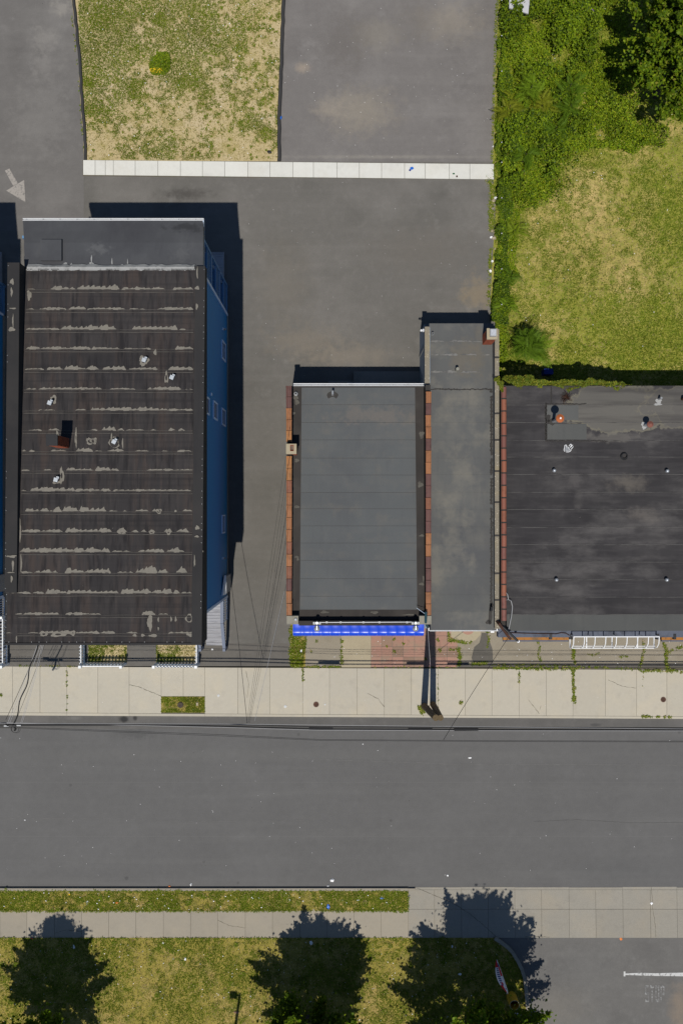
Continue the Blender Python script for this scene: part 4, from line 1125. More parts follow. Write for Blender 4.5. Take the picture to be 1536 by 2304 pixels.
# gooseneck sign lamps and their conduit
for pxl in (713, 934):
    x = X(pxl, 4.2); yb = Y(1402, 4.25)
    l_ = MB().box(x - .2, yb - .07, 4.15, x + .2, yb + .06, 4.26).build('lamp_bracket', m_galv_dull, sh)
    MB().lathe((x, yb + .02, 4.26), [(.09, 0), (.10, .03), (.10, .10), (.06, .15)], 12).build('ballast', m_metal, l_, True)
    MB().tube([(x, yb, 4.25), (x, yb - .12, 4.52), (x, yb - .30, 4.50), (x, yb - .34, 4.40)], .022, 8).build('gooseneck', m_metal, l_, True)
    MB().lathe((x, Y(1414.5, 4.35), 4.30), [(.155, 0), (.15, .03), (.09, .10), (.04, .13), (.03, .17)], 16).build('lamp_shade', m_metal, l_, True)
MB().tube([(X(716, 4.2), Y(1400.5, 4.2), 4.19), (X(931, 4.2), Y(1399.5, 4.2), 4.20)], .018, 6).build('conduit', m_white, sh)
for k, pxl in enumerate((735, 766, 817, 853, 915)):
    MB().box(X(pxl, 4.2) - .05, Y(1402, 4.2), 4.15, X(pxl, 4.2) + .05, Y(1398, 4.2), 4.24).build('conduit_clip', m_galv_dull, sh)
# front windows and door under the awning
for a, c in ((690, 790), (835, 920)):
    w_ = MB().box(X(a), -5.80, .7, X(c), -5.73, 2.5).build('window', m_galv_dull, sh)
    MB().box(X(a) + .06, -5.82, .76, X(c) - .06, -5.79, 2.44).build('pane', m_glass, w_)
d_ = MB().box(X(797), -5.80, .02, X(827), -5.73, 2.4).build('door', m_galv_dull, sh)
MB().box(X(800), -5.82, .3, X(824), -5.79, 2.3).build('pane', m_glass, d_)

# ================================================================== NARROW BUILDING
ZN = lambda y: 2.86 + (10.0 - y) / 16.2 * 0.40
nr = thing('narrow_building', 'long narrow grey roofed building with pebble concrete wall caps and a brick chimney', 'building', (6.2, 1.8, 0))
NX0, NX1 = 4.39, X(1121, 3.75)
MB().box(NX0, -6.19, 0, NX1 - .02, 9.97, 2.70).build('wall', m_bluegrey, nr)
MB().box(NX0, Y(861, 3.95), 2.70, NX0 + .2, Y(736, 3.95), 3.84).build('parapet', m_bluegrey, nr)
MB().box(X(1113, 3.7), Y(1414, 3.7), 2.70, NX1 - .02, Y(741, 3.7), 3.60).build('parapet', m_wallgrey, nr)
nrf = MB().prism([(X(958, 3.0), 10.0, ZN(10)), (X(968, 3.2), -6.21, ZN(-6.21)), (X(1113, 3.2), -6.21, ZN(-6.21)), (X(1113, 3), 10.0, ZN(10))], (-.2,), 0).build('roof', m_narrow, nr)
sn = [729, 768, 799, 837, 876, 914, 951, 990, 1031, 1068, 1108, 1146, 1185, 1223, 1262, 1300, 1338, 1376, 1417.5]
for i in range(len(sn) - 1):
    ya, za = onroof(sn[i], ZN); yb, zb = onroof(sn[i + 1], ZN)
    xl = 961 if sn[i + 1] < 885 else 971.5
    g_ = .012 if sn[i + 1] > 880 else .0
    MB().prism([(X(xl, za), ya, za + .006), (X(xl, zb), yb + g_, zb + .018), (X(1107, zb), yb + g_, zb + .018), (X(1107, za), ya, za + .006)], (-.02,), 0).build('felt_sheet', m_narrow, nrf)
b = MB()
seal_strip(b, [(966, 1000, 4), (1010, 1060, 5), (1062, 1095, 3)], 769, ZN, .030, .7)
seal_strip(b, [(966, 1030, 4), (1035, 1072, 5), (1080, 1104, 3)], 799, ZN, .030, .7)
seal_strip(b, [(966, 1028, 5), (1036, 1078, 4)], 838, ZN, .030, .7)
b.build('seam_sealant', M('grey_seam_sealant', S(128, 127, 124), [('n', 4, .45, .65, S(92, 91, 90), .9, {'detail': 5})]), nrf)
b = MB()
for k in range(70):
    p = 880 + k * 7.4; w_ = 2.6 + 1.6 * vnoise(np.array([k * .37]), np.array([.5]), 8)[0]
    if rnd.random() < .93: seal_blob(b, 1104.5 + rnd.uniform(-.6, .6), p, w_, 5.2, ZN, .034)
for p in range(966, 1105, 6): seal_blob(b, p, 876 + rnd.uniform(-1, 1), 4.5, 1.3 + rnd.random(), ZN, .030)
for q in [(1102, 1385, 5, 26), (1098, 1400, 8, 6), (1105, 1360, 5, 7)]: seal_blob(b, *q, ZN, .036)
b.build('tar_patch', m_tar, nrf)
cw = MB().box(X(955, 3.95), Y(862, 3.95), 3.83, X(966, 3.95), Y(735, 3.95), 3.95).build('wall_cap', m_coping, nr)
cy = [740, 804, 848, 930, 990, 1060, 1130, 1205, 1290, 1350, 1415]
for i in range(len(cy) - 1):
    z = 3.70
    MB().box(X(1112.5, z), Y(cy[i + 1] - .4, z), 3.58, X(1122, z), Y(cy[i] + .4, z), z + rnd.uniform(-.006, .006)).build('wall_cap', m_coping, nr)
b = MB()
for p in cy[1:-1]: b.box(X(1112, 3.7), Y(p + 2, 3.7), 3.60, X(1122.4, 3.7), Y(p - 2, 3.7), 3.716)
b.build('joint_tar', m_tar, nr)
MB().box(X(957, 4.0), Y(881, 4.0), 2.7, X(968, 4.0), Y(866, 4.0), 3.98).build('pier', m_tar, nr)
MB().box(X(966, 3.3), -6.27, 3.02, X(1120, 3.3), -6.20, 3.30).build('fascia', m_galv_dull, nr)
# brick chimney with metal cap
zc = 4.55
x0, x1, y0, y1 = X(1094.5, zc), X(1118, zc), Y(763.5, zc), Y(738.5, zc)
ch = brick_stack(nr, 'chimney', x0 + .03, x1 - .03, y0 + .03, y1 - .03, 2.9, zc - .10)
MB().box(x0, y0, zc - .10, x1, y1, zc).build('chimney_cap', m_agg2, nr)
cx0, cx1, cy0, cy1 = X(1100.5, zc), X(1115, zc), Y(758, zc), Y(741, zc)
c_ = MB().prism([(cx0, cy0), (cx1, cy0), (cx1, cy1), (cx0, cy1)], zc, zc + .16).build('flue_cover', m_galv_dull, nr)
MB().prism([(cx0 + .03, cy0 + .05), (cx1 - .03, cy0 + .05), (cx1 - .03, cy1 - .03), (cx0 + .03, cy1 - .03)], zc + .16, zc + .20).build('cover_plate', m_metal, c_)
y, z = onroof(834, ZN); x = X(1025.5, z)
MB().tube([(x, y, z), (x + .015, y + .02, z + .50)], .07, 10, .085).build('roof_pipe', M('weathered_pipe', S(150, 148, 136)), nr, True)
y, z = onroof(752, ZN); x = X(972, z)
v = MB().lathe((x, y, z), [(.09, 0), (.07, .02), (.06, .30), (.045, .30), (.045, .1)], 10, False).build('roof_pipe', m_galv_dull, nr, True)
y, z = onroof(1373, ZN); x = X(1102, z)
MB().tube([(x, y, z + .05), (x + .02, y + .05, z + .32), (x + .03, y + .22, z + .36)], .06, 10).build('roof_pipe', m_black, nr, True)
y, z = onroof(750, lambda y: 3.2); 
b = MB().box(4.30, Y(746, 3.0), 2.85, 4.39, Y(740, 3.0), 3.0); b.lathe((4.22, Y(743, 3), 2.88), [(.05, 0), (.07, .05), (.05, .12)], 8)
b.build('security_light', m_white, nr)
b = MB().tube([(4.37, Y(790, 2), .2), (4.37, Y(790, 2), 3.6)], .03, 6); b.build('wall_conduit', m_galv_dull, nr)
MB().box(X(1104, 3), -6.40, 2.7, X(1112, 3), -6.27, 2.86).build('security_light', m_white, nr)

# ================================================================== DARK ROOFED BUILDING
ZD = lambda y: 3.10 + (6.66 - y) / 12.9 * 0.32
rb = thing('dark_roofed_building', 'wide low building with stained dark felt roof and red barrel tile edge', 'building', (14, 0, 0))
RX0, RX1 = X(1127, 3.9), 24.0
MB().box(RX0 + .02, -6.18, 0, RX1, 6.63, 2.95).build('wall', m_wallgrey, rb)
drf = MB().prism([(X(1137, 3.2), 6.66, ZD(6.66)), (X(1137, 3.2), -6.20, ZD(-6.2)), (RX1, -6.20, ZD(-6.2)), (RX1, 6.66, ZD(6.66))], (-.2,), 0).build('roof', m_right, rb)
sd = [869, 910, 949.5, 990, 1027, 1066, 1106, 1145, 1185, 1224, 1263, 1303, 1342, 1381, 1417]
for i in range(len(sd) - 1):
    ya, za = onroof(sd[i], ZD); yb, zb = onroof(sd[i + 1], ZD)
    mt = m_right_grey if i == len(sd) - 2 else m_right
    MB().prism([(X(1139.5, za), ya, za + .006), (X(1139.5, zb), yb - .05, zb + .020), (RX1 - .02, yb - .05, zb + .020), (RX1 - .02, ya, za + .006)], (-.02,), 0).build('felt_sheet', mt, drf)
seam_lips(drf, sd[1:-1], ZD, 1140, 1700, m_lip2, .6, .025, .034)
for (a, c, d, e) in ((1229, 912, 1300, 945), (1230, 954, 1318, 989)):
    ya, za = onroof(c, ZD); yb, zb = onroof(e, ZD)
    MB().prism([(X(a, za), ya, za + .030), (X(a, zb), yb, zb + .032), (X(d, zb), yb, zb + .032), (X(d, za), ya, za + .030)], (-.02,), 0).build('felt_patch', m_right_grey, drf)
b = MB()
for k in range(40): seal_blob(b, 1227 + rnd.uniform(-1, 1), 908 + k * 2.1, 2.4, 3, ZD, .037)
for k in range(26): seal_blob(b, 1228 + k * 3.5, 909 + rnd.uniform(-.8, .8), 3.5, 1.2, ZD, .037); seal_blob(b, 1228 + k * 5.4, 992 + rnd.uniform(-1, 1), 4.5, 1.4, ZD, .039)
for k in range(13): seal_blob(b, 1239 + rnd.uniform(-.5, .5), 872 + k * 3, 1.6, 2.4, ZD, .035)
for q in [(1240, 949, 11, 9), (1270, 893, 9, 12), (1232, 940, 6, 10)]: seal_blob(b, *q, ZD, .041)
b.build('tar_patch', m_tar, drf)
MB().box(X(1127, 3.9), -5.9, 2.9, X(1138, 3.9), 6.60, 3.72).build('parapet', m_mortar, rb)
c1, c2, c3 = m_barrel
lay_tiles(rb, lambda w, L: barrel_tile(w, L), 1132.6, 11.6, 869.5, 1398, 19, 3.72, [c3, c2, c2, c1, c3, c1, c2, c3, c2, c1, c2, c1, c1, c3, c1, c1, c2, c3, c3], .075, 'barrel_tile')
b = MB()
L_ = (Y(869.5, 3.72) - Y(1398, 3.72)) / 19
for k in range(1, 19):
    y = Y(869.5, 3.72) - k * L_; x = X(1132.6, 3.72); w = 11.4 / 40 * .926
    prof = [(x + w * .5 * math.cos(math.pi * i / 8), w * .41 * math.sin(math.pi * i / 8) + 3.72) for i in range(9)]
    vs = [(a, yy, z) for yy in (y - .045, y + .045) for a, z in prof]
    b.add(vs, [(i, i + 1, 10 + i, 9 + i) for i in range(8)])
tag(b.build('mortar_joint', m_mortar, rb), kind='stuff')
# front ledge, rusted lintel channel
MB().box(X(1120, 2.7), Y(1434, 2.7), 2.2, RX1, -6.21, 2.70).build('front_ledge', m_ledge, rb)
for a, c in ((1131, 1278), (1487, 1700)):
    MB().box(X(a, 2.5), Y(1440, 2.5), 2.25, X(c, 2.5), Y(1433.5, 2.5), 2.52).build('lintel', m_rust, rb)
    MB().box(X(a, 2.1), Y(1443.5, 2.1), 1.95, X(c, 2.1), Y(1439, 2.1), 2.12).build('lintel_shelf', m_ledge, rb)
for pxl in (1237, 1283, 1477, 1515):
    MB().box(X(pxl - 3, 2.6), Y(1438, 2.6), 2.3, X(pxl + 3, 2.6), Y(1426, 2.6), 2.735).build('ledge_bracket', m_black, rb)
# roof fittings
def mushroom(px_, py_, h, rcap, mcap, pm):
    y, z = onroof(py_, ZD); x = X(px_, z)
    b = MB().tube([(x, y, z), (x, y, z + h)], .085, 10)
    v = b.build('roof_vent', pm, rb, True)
    c = MB().lathe((x, y, z + h), [(rcap, -.04), (rcap * .98, 0), (rcap * .6, .05), (.05, .10), (.03, .11)], 20).build('vent_cap', mcap, v, True)
    return x, y, z + h
m_rcap = M('orange_rust_cap', S(186, 104, 58), [('n', 10, .5, .7, S(120, 64, 40), .5)], rough=.7)
x, y, z = mushroom(1243.5, 948, 1.50, .215, m_rcap, m_metal)
MB().add([(x - .05, y - .04, z + .112), (x + .03, y - .05, z + .112), (x + .05, y + .05, z + .112), (x, y + .02, z + .112), (x - .03, y + .07, z + .112)], [(0, 1, 2, 3, 4)]).build('chipped_paint', m_trash, rb)
mushroom(1450, 958, .80, .17, M('brown_rust_cap', S(138, 88, 76), [('n', 10, .5, .7, S(104, 64, 56), .5)], rough=.7), m_metal)
for q in [(1244, 1059), (1497, 1060), (1249, 1304), (1496, 1304)]:
    y, z = onroof(q[1], ZD); x = X(q[0], z)
    v = MB().lathe((x, y, z), [(.075, 0), (.075, .20)], 10).build('roof_vent', m_galv_dull, rb, True)
    MB().lathe((x, y, z + .2), [(.10, 0), (.095, .04), (.06, .09), (.0, .11)], 12).build('vent_cap', m_metal, v, True)
y, z = onroof(898, ZD); x = X(1480, z)
MB().tube([(x, y, z), (x + .02, y + .01, z + .40)], .06, 8).build('roof_pipe', m_galv_dull, rb, True)
b = MB(); seal_blob(b, 1480, 903, 8, 9, ZD, .036); seal_blob(b, 1478, 910, 12, 3, ZD, .038); seal_blob(b, 1448, 957, 9, 10, ZD, .036, .3); b.build('sealant_patch', m_sealant_w, drf)
y, z = onroof(898, ZD); x = X(1533, z)
MB().tube([(x, y, z), (x, y, z + .35)], .08, 8).build('roof_pipe', m_rustdark, rb, True)

# things lying on that roof
y, z = onroof(1027, ZD); x = X(1402, z)
b = MB()
for k in range(4): b.torus((x + rnd.uniform(-.02, .02), y + rnd.uniform(-.02, .02), z + .06 + k * .025), .155 + rnd.uniform(-.02, .02), .022, 20, 6)
tag(b.build('hose_coil', m_black, None, True), 'small dark coil of hose lying on the dark felt roof', 'hose')
y, z = onroof(1008, ZD); x = X(1278, z)
b = MB(); pts = []
out = [(-11, 5), (-9, -6), (-6, -7), (-4, -2), (0, -4), (4, -9), (6, -7), (3, -1), (9, -7), (10, -3), (5, 3), (4, 7), (0, 9), (-6, 9), (-9, 8)]
for k, (a, c) in enumerate(out):
    q = out[(k + 1) % len(out)]
    if k % 5 != 3: b.tube([(x + a / 43, y - c / 43, z + .05), (x + (a + q[0]) / 86, y - (c + q[1]) / 86, z + .07), (x + q[0] / 43, y - q[1] / 43, z + .05)], .018, 5)
f_ = tag(b.build('plastic_scrap', m_trash), 'torn scrap of white edged plastic lying on the dark felt roof', 'scrap')
b = MB(); b.add([(x + a * .8 / 43, y - c * .8 / 43 - .01, z + .035 + .02 * (k % 2)) for k, (a, c) in enumerate(out[10:] + out[:5])], [tuple(range(10))]); b.build('clear_film', m_galv_dull, f_)
y, z = onroof(895, ZD); x = X(1271, z)
b = MB()
for k in range(46):
    a = rnd.random() * 6.28; l_ = rnd.uniform(.12, .42); e = rnd.uniform(.05, .3)
    b.tube([(x + .03 * math.cos(a), y + .03 * math.sin(a), z + .04), (x + l_ * .6 * math.cos(a), y + l_ * .6 * math.sin(a), z + e), (x + l_ * math.cos(a + .3), y + l_ * math.sin(a + .3), z + e * .5)], .010, 4, .004)
tag(b.build('dead_plant', m_rustdark), 'dead brown twiggy plant growing on the felt roof near the vine', 'plant')
# white awning frame without its cloth
af = thing('awning_frame', 'bare white metal awning frame fixed to the front of the dark roofed building', 'awning frame', (X(1386, 3), Y(1440, 3), 2.5))
TB, FB = 3.25, 2.45
fx0, fx1 = X(1290, TB), X(1482, TB)
yT, yF = Y(1432.5, TB), Y(1458, FB)
MB().tube([(fx0, yT, TB), (fx1, yT, TB)], .034, 6).build('top_bar', m_white, af)
MB().tube([(fx0 + .1, yF, FB), (fx1, yF, FB)], .030, 6).build('front_bar', m_white, af)
MB().tube([(fx0 + .05, yF + .15, FB + .32), (fx1 - .05, yF + .15, FB + .32)], .020, 6).build('middle_bar', m_white, af)
MB().tube([(fx0, yT + .02, FB), (fx1, yT + .02, FB)], .03, 6).build('wall_bar', m_white, af)
for k in range(9):
    xx = fx0 + (fx1 - fx0) * k / 8
    MB().tube([(xx, yT, TB), (xx + .01, (yT * .45 + yF * .55), TB - .10), (xx + .01, yF + .10, TB - .38), (xx, yF, FB)], .024, 6).build('rib', m_white, af)
for k in (0, 1.3, 3.3, 5.3, 6.6):
    xx = fx0 + (fx1 - fx0) * k / 6.6
    MB().beam((xx, yT, TB - .02), (xx, yT, FB), .06, .05).build('strut', m_white, af)
    MB().beam((xx, yT, FB), (xx, yF, FB), .05, .05).build('strut', m_white, af)

# sign bracket between the narrow and the dark roofed buildings
sb = thing('sign_bracket', 'rusty angled sign bracket projecting over the forecourt beside the narrow building', 'sign bracket', (X(1130, 3.5), Y(1415, 3.5), 3.0))
MB().beam(W(1119, 1400, 3.9), W(1146, 1436, 3.3), .13, .28).build('arm', m_rustdark, sb)
MB().tube([W(1130, 1410, 3.8), W(1165, 1443, 3.7)], .06, 10).build('pipe_arm', m_black, sb, True)
MB().lathe(Vector(W(1165, 1443, 3.7)) - Vector((0, 0, .08)), [(.07, 0), (.08, .06), (.07, .12)], 10).build('pipe_cap', m_white, sb)
MB().tube([W(1117.5, 1398, 3.7), W(1117.5, 1419, 3.5)], .03, 6).build('conduit', m_white, sb)
wb = thing('service_mast', 'dark teal pipe mast and meter box at the tiled wall end of the shop', 'mast', (X(958, 3.5), Y(1395, 3.5), 2.8))
MB().tube([W(958, 1376, 4.4), W(957, 1400, 4.2), W(962, 1411, 3.6), W(962, 1411, 2.8)], .07, 8).build('pipe', m_teal, wb, True)
MB().box(X(962, 4), Y(1396, 4), 3.6, X(967, 4), Y(1386, 4), 4.15).build('box', m_black, wb)
MB().box(X(963, 3), Y(1419, 3), 2.8, X(968, 3), Y(1412, 3), 3.05).build('meter_box', m_white, wb)
MB().tube([W(937, 1368, 4.0), W(950, 1377, 4.2), W(957, 1382, 4.35)], .012, 5).build('lead_wire', m_trim, wb)

# ================================================================== FENCES
def fence(label, runs):
    loc = W(runs[0][0][0], runs[0][0][1], 0)
    f = thing('picket_fence', label, 'fence', loc, 'white picket fences before the blue house')
    pk = None
    posts = set()
    for (a, c) in runs:
        p = Vector(W(*a)); q = Vector(W(*c)); d = (q - p); L = d.length; d.normalize(); nrm = Vector((-d.y, d.x, 0))
        for z in (.28, .86): MB().beam(p + Vector((0, 0, z)), q + Vector((0, 0, z)), .045, .09).build('rail', m_white, f)
        for e in (p, q):
            key = (round(e.x, 2), round(e.y, 2))
            if key in posts: continue
            posts.add(key)
            po = MB().cbox(e, .12, .12, 0, 1.12).build('post', m_white, f)
            MB().prism([(e.x - .072, e.y - .072), (e.x + .072, e.y - .072), (e.x + .072, e.y + .072), (e.x - .072, e.y + .072)], 1.12, 1.16).build('post_cap', m_white, po)
        n = int(L / .178)
        for k in range(1, n):
            c_ = p + d * (L * k / n) + nrm * .04
            MB().beam((c_.x, c_.y, .06), (c_.x, c_.y, 1.02 + rnd.uniform(-.006, .006)), .075, .022, up=tuple(nrm)).build('picket', m_white, f)
    return f
fence('white picket fence round the grass patch nearer the bare wire fan', [((193, 1493), (193, 1400)), ((193, 1493), (283, 1493))])
fence('white picket fence round the grass patch beside the grey entry steps', [((448, 1493), (448, 1400)), ((448, 1493), (355, 1493))])
fence('white picket fence before the neighbouring house at the edge of the asphalt strip', [((20, 1493), (20, 1385)), ((20, 1493), (-80, 1493))])
flat('front_lawn', m_dirt, [(200, 1395), (286, 1395), (286, 1489), (200, 1489)], 0.012)
flat('front_lawn', m_dirt, [(352, 1395), (444, 1395), (444, 1489), (352, 1489)], 0.012)

# ================================================================== POLES, LAMPS, CABLES
def pole(label, base, top, r0, r1, group):
    p = thing('utility_pole', label, 'pole', base, group)
    p0 = Vector(base) - Vector((0, 0, .2)); p1 = Vector(top)
    MB().tube([p0 + (p1 - p0) * k / 8 for k in range(9)], r0, 14, r1).build('shaft', m_wood, p, True)
    return p
zt = 8.0
def at(px, py, z): return ((px - 768) / 40, (1152 - py) / 40, z)
pl1 = pole('thicker leaning wooden pole rising from the round weedy cut in the sidewalk', at(954, 1590, 0), at(946, 1541, zt), .19, .15, 'pair of leaning wooden poles at the kerb')
pl2 = pole('slimmer leaning wooden pole set straight into the concrete next to the weedy cut', at(974, 1586, 0), at(955, 1541, zt), .18, .14, 'pair of leaning wooden poles at the kerb')
for p_, (bx_, by_), (tx_, ty_) in ((pl1, (954, 1590), (946, 1541)), (pl2, (974, 1586), (955, 1541))):
    z = 3.0; k = z / zt
    c = at(bx_ + (tx_ - bx_) * k, by_ + (ty_ - by_) * k, z)
    MB().lathe(c, [(.175, -.04), (.175, .04)], 14).build('steel_band', m_galv_dull, p_)
tag(MB().cbox(at(962.5, 1593, 0), .14, .10, 0.002, .22).build('plastic_marker', m_redp), 'small red plastic marker standing at the foot of the leaning poles', 'marker')
def lamp_post(label, base, h, dx):
    p = thing('lamp_post', label, 'lamp post', base)
    MB().tube([base, (base[0], base[1], h)], .11, 10, .07).build('pole', m_galv_dull, p, True)
    MB().beam((base[0], base[1], h - .1), (base[0] + dx, base[1], h - .1), .07).build('arm', m_galv_dull, p)
    MB().box(base[0] + dx - .21, base[1] - .19, h - .2, base[0] + dx + .21, base[1] + .19, h - .02).build('lamp_head', m_galv_dull, p)
lamp_post('box headed lot lamp beside the first street tree', at(517, 2405, 0), 9.8, -.35)
lamp_post('taller box headed lot lamp by the curved kerb', at(1142, 2312, 0), 14.0, .45)

def sag(p, q, s_, n=18):
    p = Vector(p); q = Vector(q)
    return [p + (q - p) * (k / n) - Vector((0, 0, 4 * s_ * (k / n) * (1 - k / n))) for k in range(n + 1)]
def cable(name, pts, r, label, mat=None, group=None, cat='cable'):
    return tag(MB().tube(pts, r, 6).build(name, mat or m_cable, None, True), label, cat, group)
G_ = 'overhead lines along the street'
ZC = 5.50
def line(pts, z): 
    out = []
    for i in range(len(pts) - 1):
        for k in range(8):
            t = k / 8; out.append(W(pts[i][0] * (1 - t) + pts[i + 1][0] * t, pts[i][1] * (1 - t) + pts[i + 1][1] * t, z))
    out.append(W(*pts[-1], z)); return out
cable('telephone_cable', line([(-500, 1630), (0, 1631), (300, 1629.5), (500, 1630), (720, 1635.5), (1100, 1637), (1536, 1638), (2200, 1641)], ZC + .06), .034, 'thick black cable, northern of the heavy bundle along the kerb', None, G_)
cable('telephone_cable', line([(-500, 1632.5), (0, 1632.6), (300, 1631.5), (500, 1634), (720, 1640), (1100, 1641.5), (1536, 1642), (2200, 1645)], ZC - .08), .033, 'thick black cable, southern of the heavy bundle along the kerb', None, G_)
cable('steel_strand', line([(-500, 1625), (0, 1625.5), (500, 1636.5), (720, 1643), (1100, 1644), (1536, 1644.5), (2200, 1647)], ZC + .02), .010, 'thin pale steel strand running with the heavy cables', m_cable_l, G_)
cable('wire', line([(-500, 1628), (0, 1627.5), (500, 1629), (1536, 1640), (2200, 1643)], ZC + .7), .009, 'thin pale wire above the heavy cable bundle', m_cable_l, G_)
cable('power_wire', line([(-300, 1631), (40, 1636), (200, 1642), (500, 1653), (720, 1664), (1100, 1666.5), (1536, 1667.5), (2200, 1669)], 7.4), .011, 'thin black wire over the road, nearer the kerb of its pair', None, G_)
cable('power_wire', line([(-300, 1633), (40, 1638), (200, 1644.5), (500, 1656), (720, 1666), (1100, 1668.5), (1536, 1669.5), (2200, 1671)], 7.1), .010, 'thin black wire over the road, farther from the kerb of its pair', None, G_)
for k, (a, c, z) in enumerate(((722, 1638.5, ZC), (945, 1640, ZC), (1048, 1641, ZC))):
    p = W(a, c, z)
    o = MB().tube([(p[0] - .6, p[1], p[2] - .02), (p[0] + .6, p[1], p[2] - .02)], .085, 8).build('splice_case', m_cable, None, True)
    tag(o, ['black splice case on the cable above the pale sidewalk', 'black splice case on the cable directly past the leaning poles', 'black splice case on the cable outside the narrow building'][k], 'splice case', 'splice cases on the heavy cable')
G2 = 'service drops fanning to the blue house'
drops = [((14, 1619), (92, 1452), .012), ((18, 1627), (88, 1440), .010), ((22, 1628), (96, 1450), .008), ((31, 1629), (86, 1452), .030), ((34, 1628), (104, 1425), .008), ((47, 1628), (97, 1436), .008), ((51, 1625), (100, 1430), .008)]
names = ['steepest thin black wire of the fan dropping to the blue house', 'thin pale wire second in the fan dropping to the blue house', 'thin grey wire in the middle of the fan to the blue house', 'thick twisted black service cable dropping to the blue house',
         'thin wire hugging the thick service cable to the blue house', 'thin pale wire next to the outermost wire of the fan', 'outermost thin wire of the fan, farthest along the cable']
for k, (a, c, r) in enumerate(drops):
    q = (W(*c, 7.2)[0], GYS + .1 if False else -5.85, 8.6 if k % 2 else 8.1)
    q = (X(c[0], 9.0), -5.86, 8.9)
    pts = sag(W(*a, ZC), q, .12)
    if k == 3: pts = [Vector(p) + Vector((.06 * math.sin(i * .9), 0, 0)) for i, p in enumerate(pts)]
    cable('service_drop', pts, r, names[k], m_cable if k in (0, 3, 4) else m_cable_l, G2)
G3 = 'service drops fanning to the shop wall'
for k, (a, z0, c, z1, r) in enumerate([((555, 1627), ZC, (652, 960), 4.3, .005), ((558, 1627), ZC, (655, 1000), 4.6, .006), ((560, 1626), ZC, (648, 1140), 4.2, .007), ((562, 1627), ZC, (650, 1188), 4.2, .005)]):
    cable('service_drop', sag(W(*a, z0), W(*c, z1), .25), r, ['longest thin wire reaching past the chimney of the shop', 'thin wire ending at the chimney of the shop', 'thicker black wire ending on the tile capped shop wall', 'shortest wire of the fan to the shop wall'][k], None, G3)
cable('service_drop', sag(W(556, 1627, ZC), W(513, 1256, 3.4), .3), .011, 'thin black wire running from the street cable to the side wall of the blue house')
cable('service_drop', sag(W(573, 1622, ZC), W(640, 1330, 4.0), .2), .008, 'faint thin wire to the shop corner above the awning', m_cable_l)
cable('service_drop', sag(W(997, 1665, 7.2), W(1141, 1437, 3.7), .15), .012, 'thin black wire slanting over the sidewalk to the rusty sign bracket')
cable('service_drop', sag(W(962, 1413, 3.8), W(974, 1575, 4.6), .2), .010, 'thin pale wire from the teal mast to the leaning poles', m_cable_l)
b = MB()
zr_ = 3.5
for q in ([(1136, 1330), (1141, 1338), (1143, 1349), (1139, 1350), (1136, 1346)], [(1141, 1348), (1149, 1352), (1152, 1365), (1150, 1385), (1146, 1405), (1142, 1424)]):
    pts = [Vector(W(a, c, zr_ + .1 * (i % 2))) for i, (a, c) in enumerate(q)]
    b.tube(pts, .020, 6)
tag(b.build('loose_cable', m_cable_l, None, True), 'loose grey cable looping off the red barrel tiles towards the sign bracket', 'cable')
b = MB(); b.tube([W(*p, 2.75) for p in [(1147, 1424), (1180, 1425), (1220, 1426), (1250, 1426.5), (1262, 1424), (1272, 1425), (1280, 1430)]], .016, 5)
tag(b.build('loose_cable', m_rustdark, None, True), 'thin brown cable lying along the front ledge', 'cable')
hw = thing('cable_terminal', 'cluster of clamps and a coiled cable loop hanging on the street cables', 'cable terminal', W(25, 1632, ZC))
for a, c, w_, h_ in ((8, 1629, 14, 3), (17, 1632, 10, 3), (24, 1631, 12, 2.5), (34, 1632, 8, 3), (45, 1631, 9, 2.5)):
    p = W(a, c, ZC); MB().box(p[0] - w_ / 85, p[1] - h_ / 85, p[2] - .1, p[0] + w_ / 85, p[1] + h_ / 85, p[2] + .14).build('clamp', m_galv_dull if a % 2 else m_black, hw)
b = MB()
for k in range(2): b.torus((W(32, 1642, ZC)[0] + .03 * k, W(32, 1642, ZC)[1], ZC - .12 - .05 * k), .19 + .03 * k, .010, 22, 5, .3)
b.build('cable_coil', m_cable, hw)
MB().tube([W(33, 1634, ZC), W(36, 1640, ZC - .3), W(34, 1643, ZC - .5)], .05, 8).build('drip_loop', m_cable, hw, True)

# ================================================================== MANHOLES, DRUM, FLAG, SIGNS
def disc(name, px_, py_, rpx, mat, label, cat, z=.006):
    t = thing(name, label, cat, W(px_, py_, z))
    x, y, _ = W(px_, py_); r = rpx / 40
    MB().lathe((x, y, z - .03), [(r, 0), (r, .034), (r * .9, .034)], 20).build('rim', m_galv_dull if mat is not m_iron else m_iron, t)
    MB().lathe((x, y, z - .03), [(r * .86, .028), (r * .84, .036)], 20).build('lid', mat, t)
    if rpx > 4:
        b = MB()
        for k in range(-3, 4): 
            h = math.sqrt(max(0, (r * .75) ** 2 - (k * r * .22) ** 2)); b.box(x - h, y + k * r * .22 - .012, z, x + h, y + k * r * .22 + .012, z + .014)
        b.build('lid_rib', m_rustdark, t)
disc('manhole_cover', 711, 1585, 6.4, m_iron, 'round ribbed iron cover in the sidewalk outside the shop', 'manhole cover', .008)
disc('manhole_cover', 1491, 1574, 6.2, m_iron, 'round brown iron cover in the sidewalk outside the dark roofed building', 'manhole cover', .008)
disc('valve_cover', 642, 1589.5, 3.2, m_galv_dull, 'small grey valve cover in the sidewalk at the driveway', 'valve cover', .008)
disc('valve_cover', 491.5, 1565, 3.0, m_galv_dull, 'small grey valve cover in the sidewalk beside the grass pit', 'valve cover', .008)
disc('valve_cover', 731, 1585, 1.8, m_galv_dull, 'tiny dark valve cover next to the ribbed iron cover', 'valve cover', .008)
b = MB(); x, y, _ = W(406, 1586)
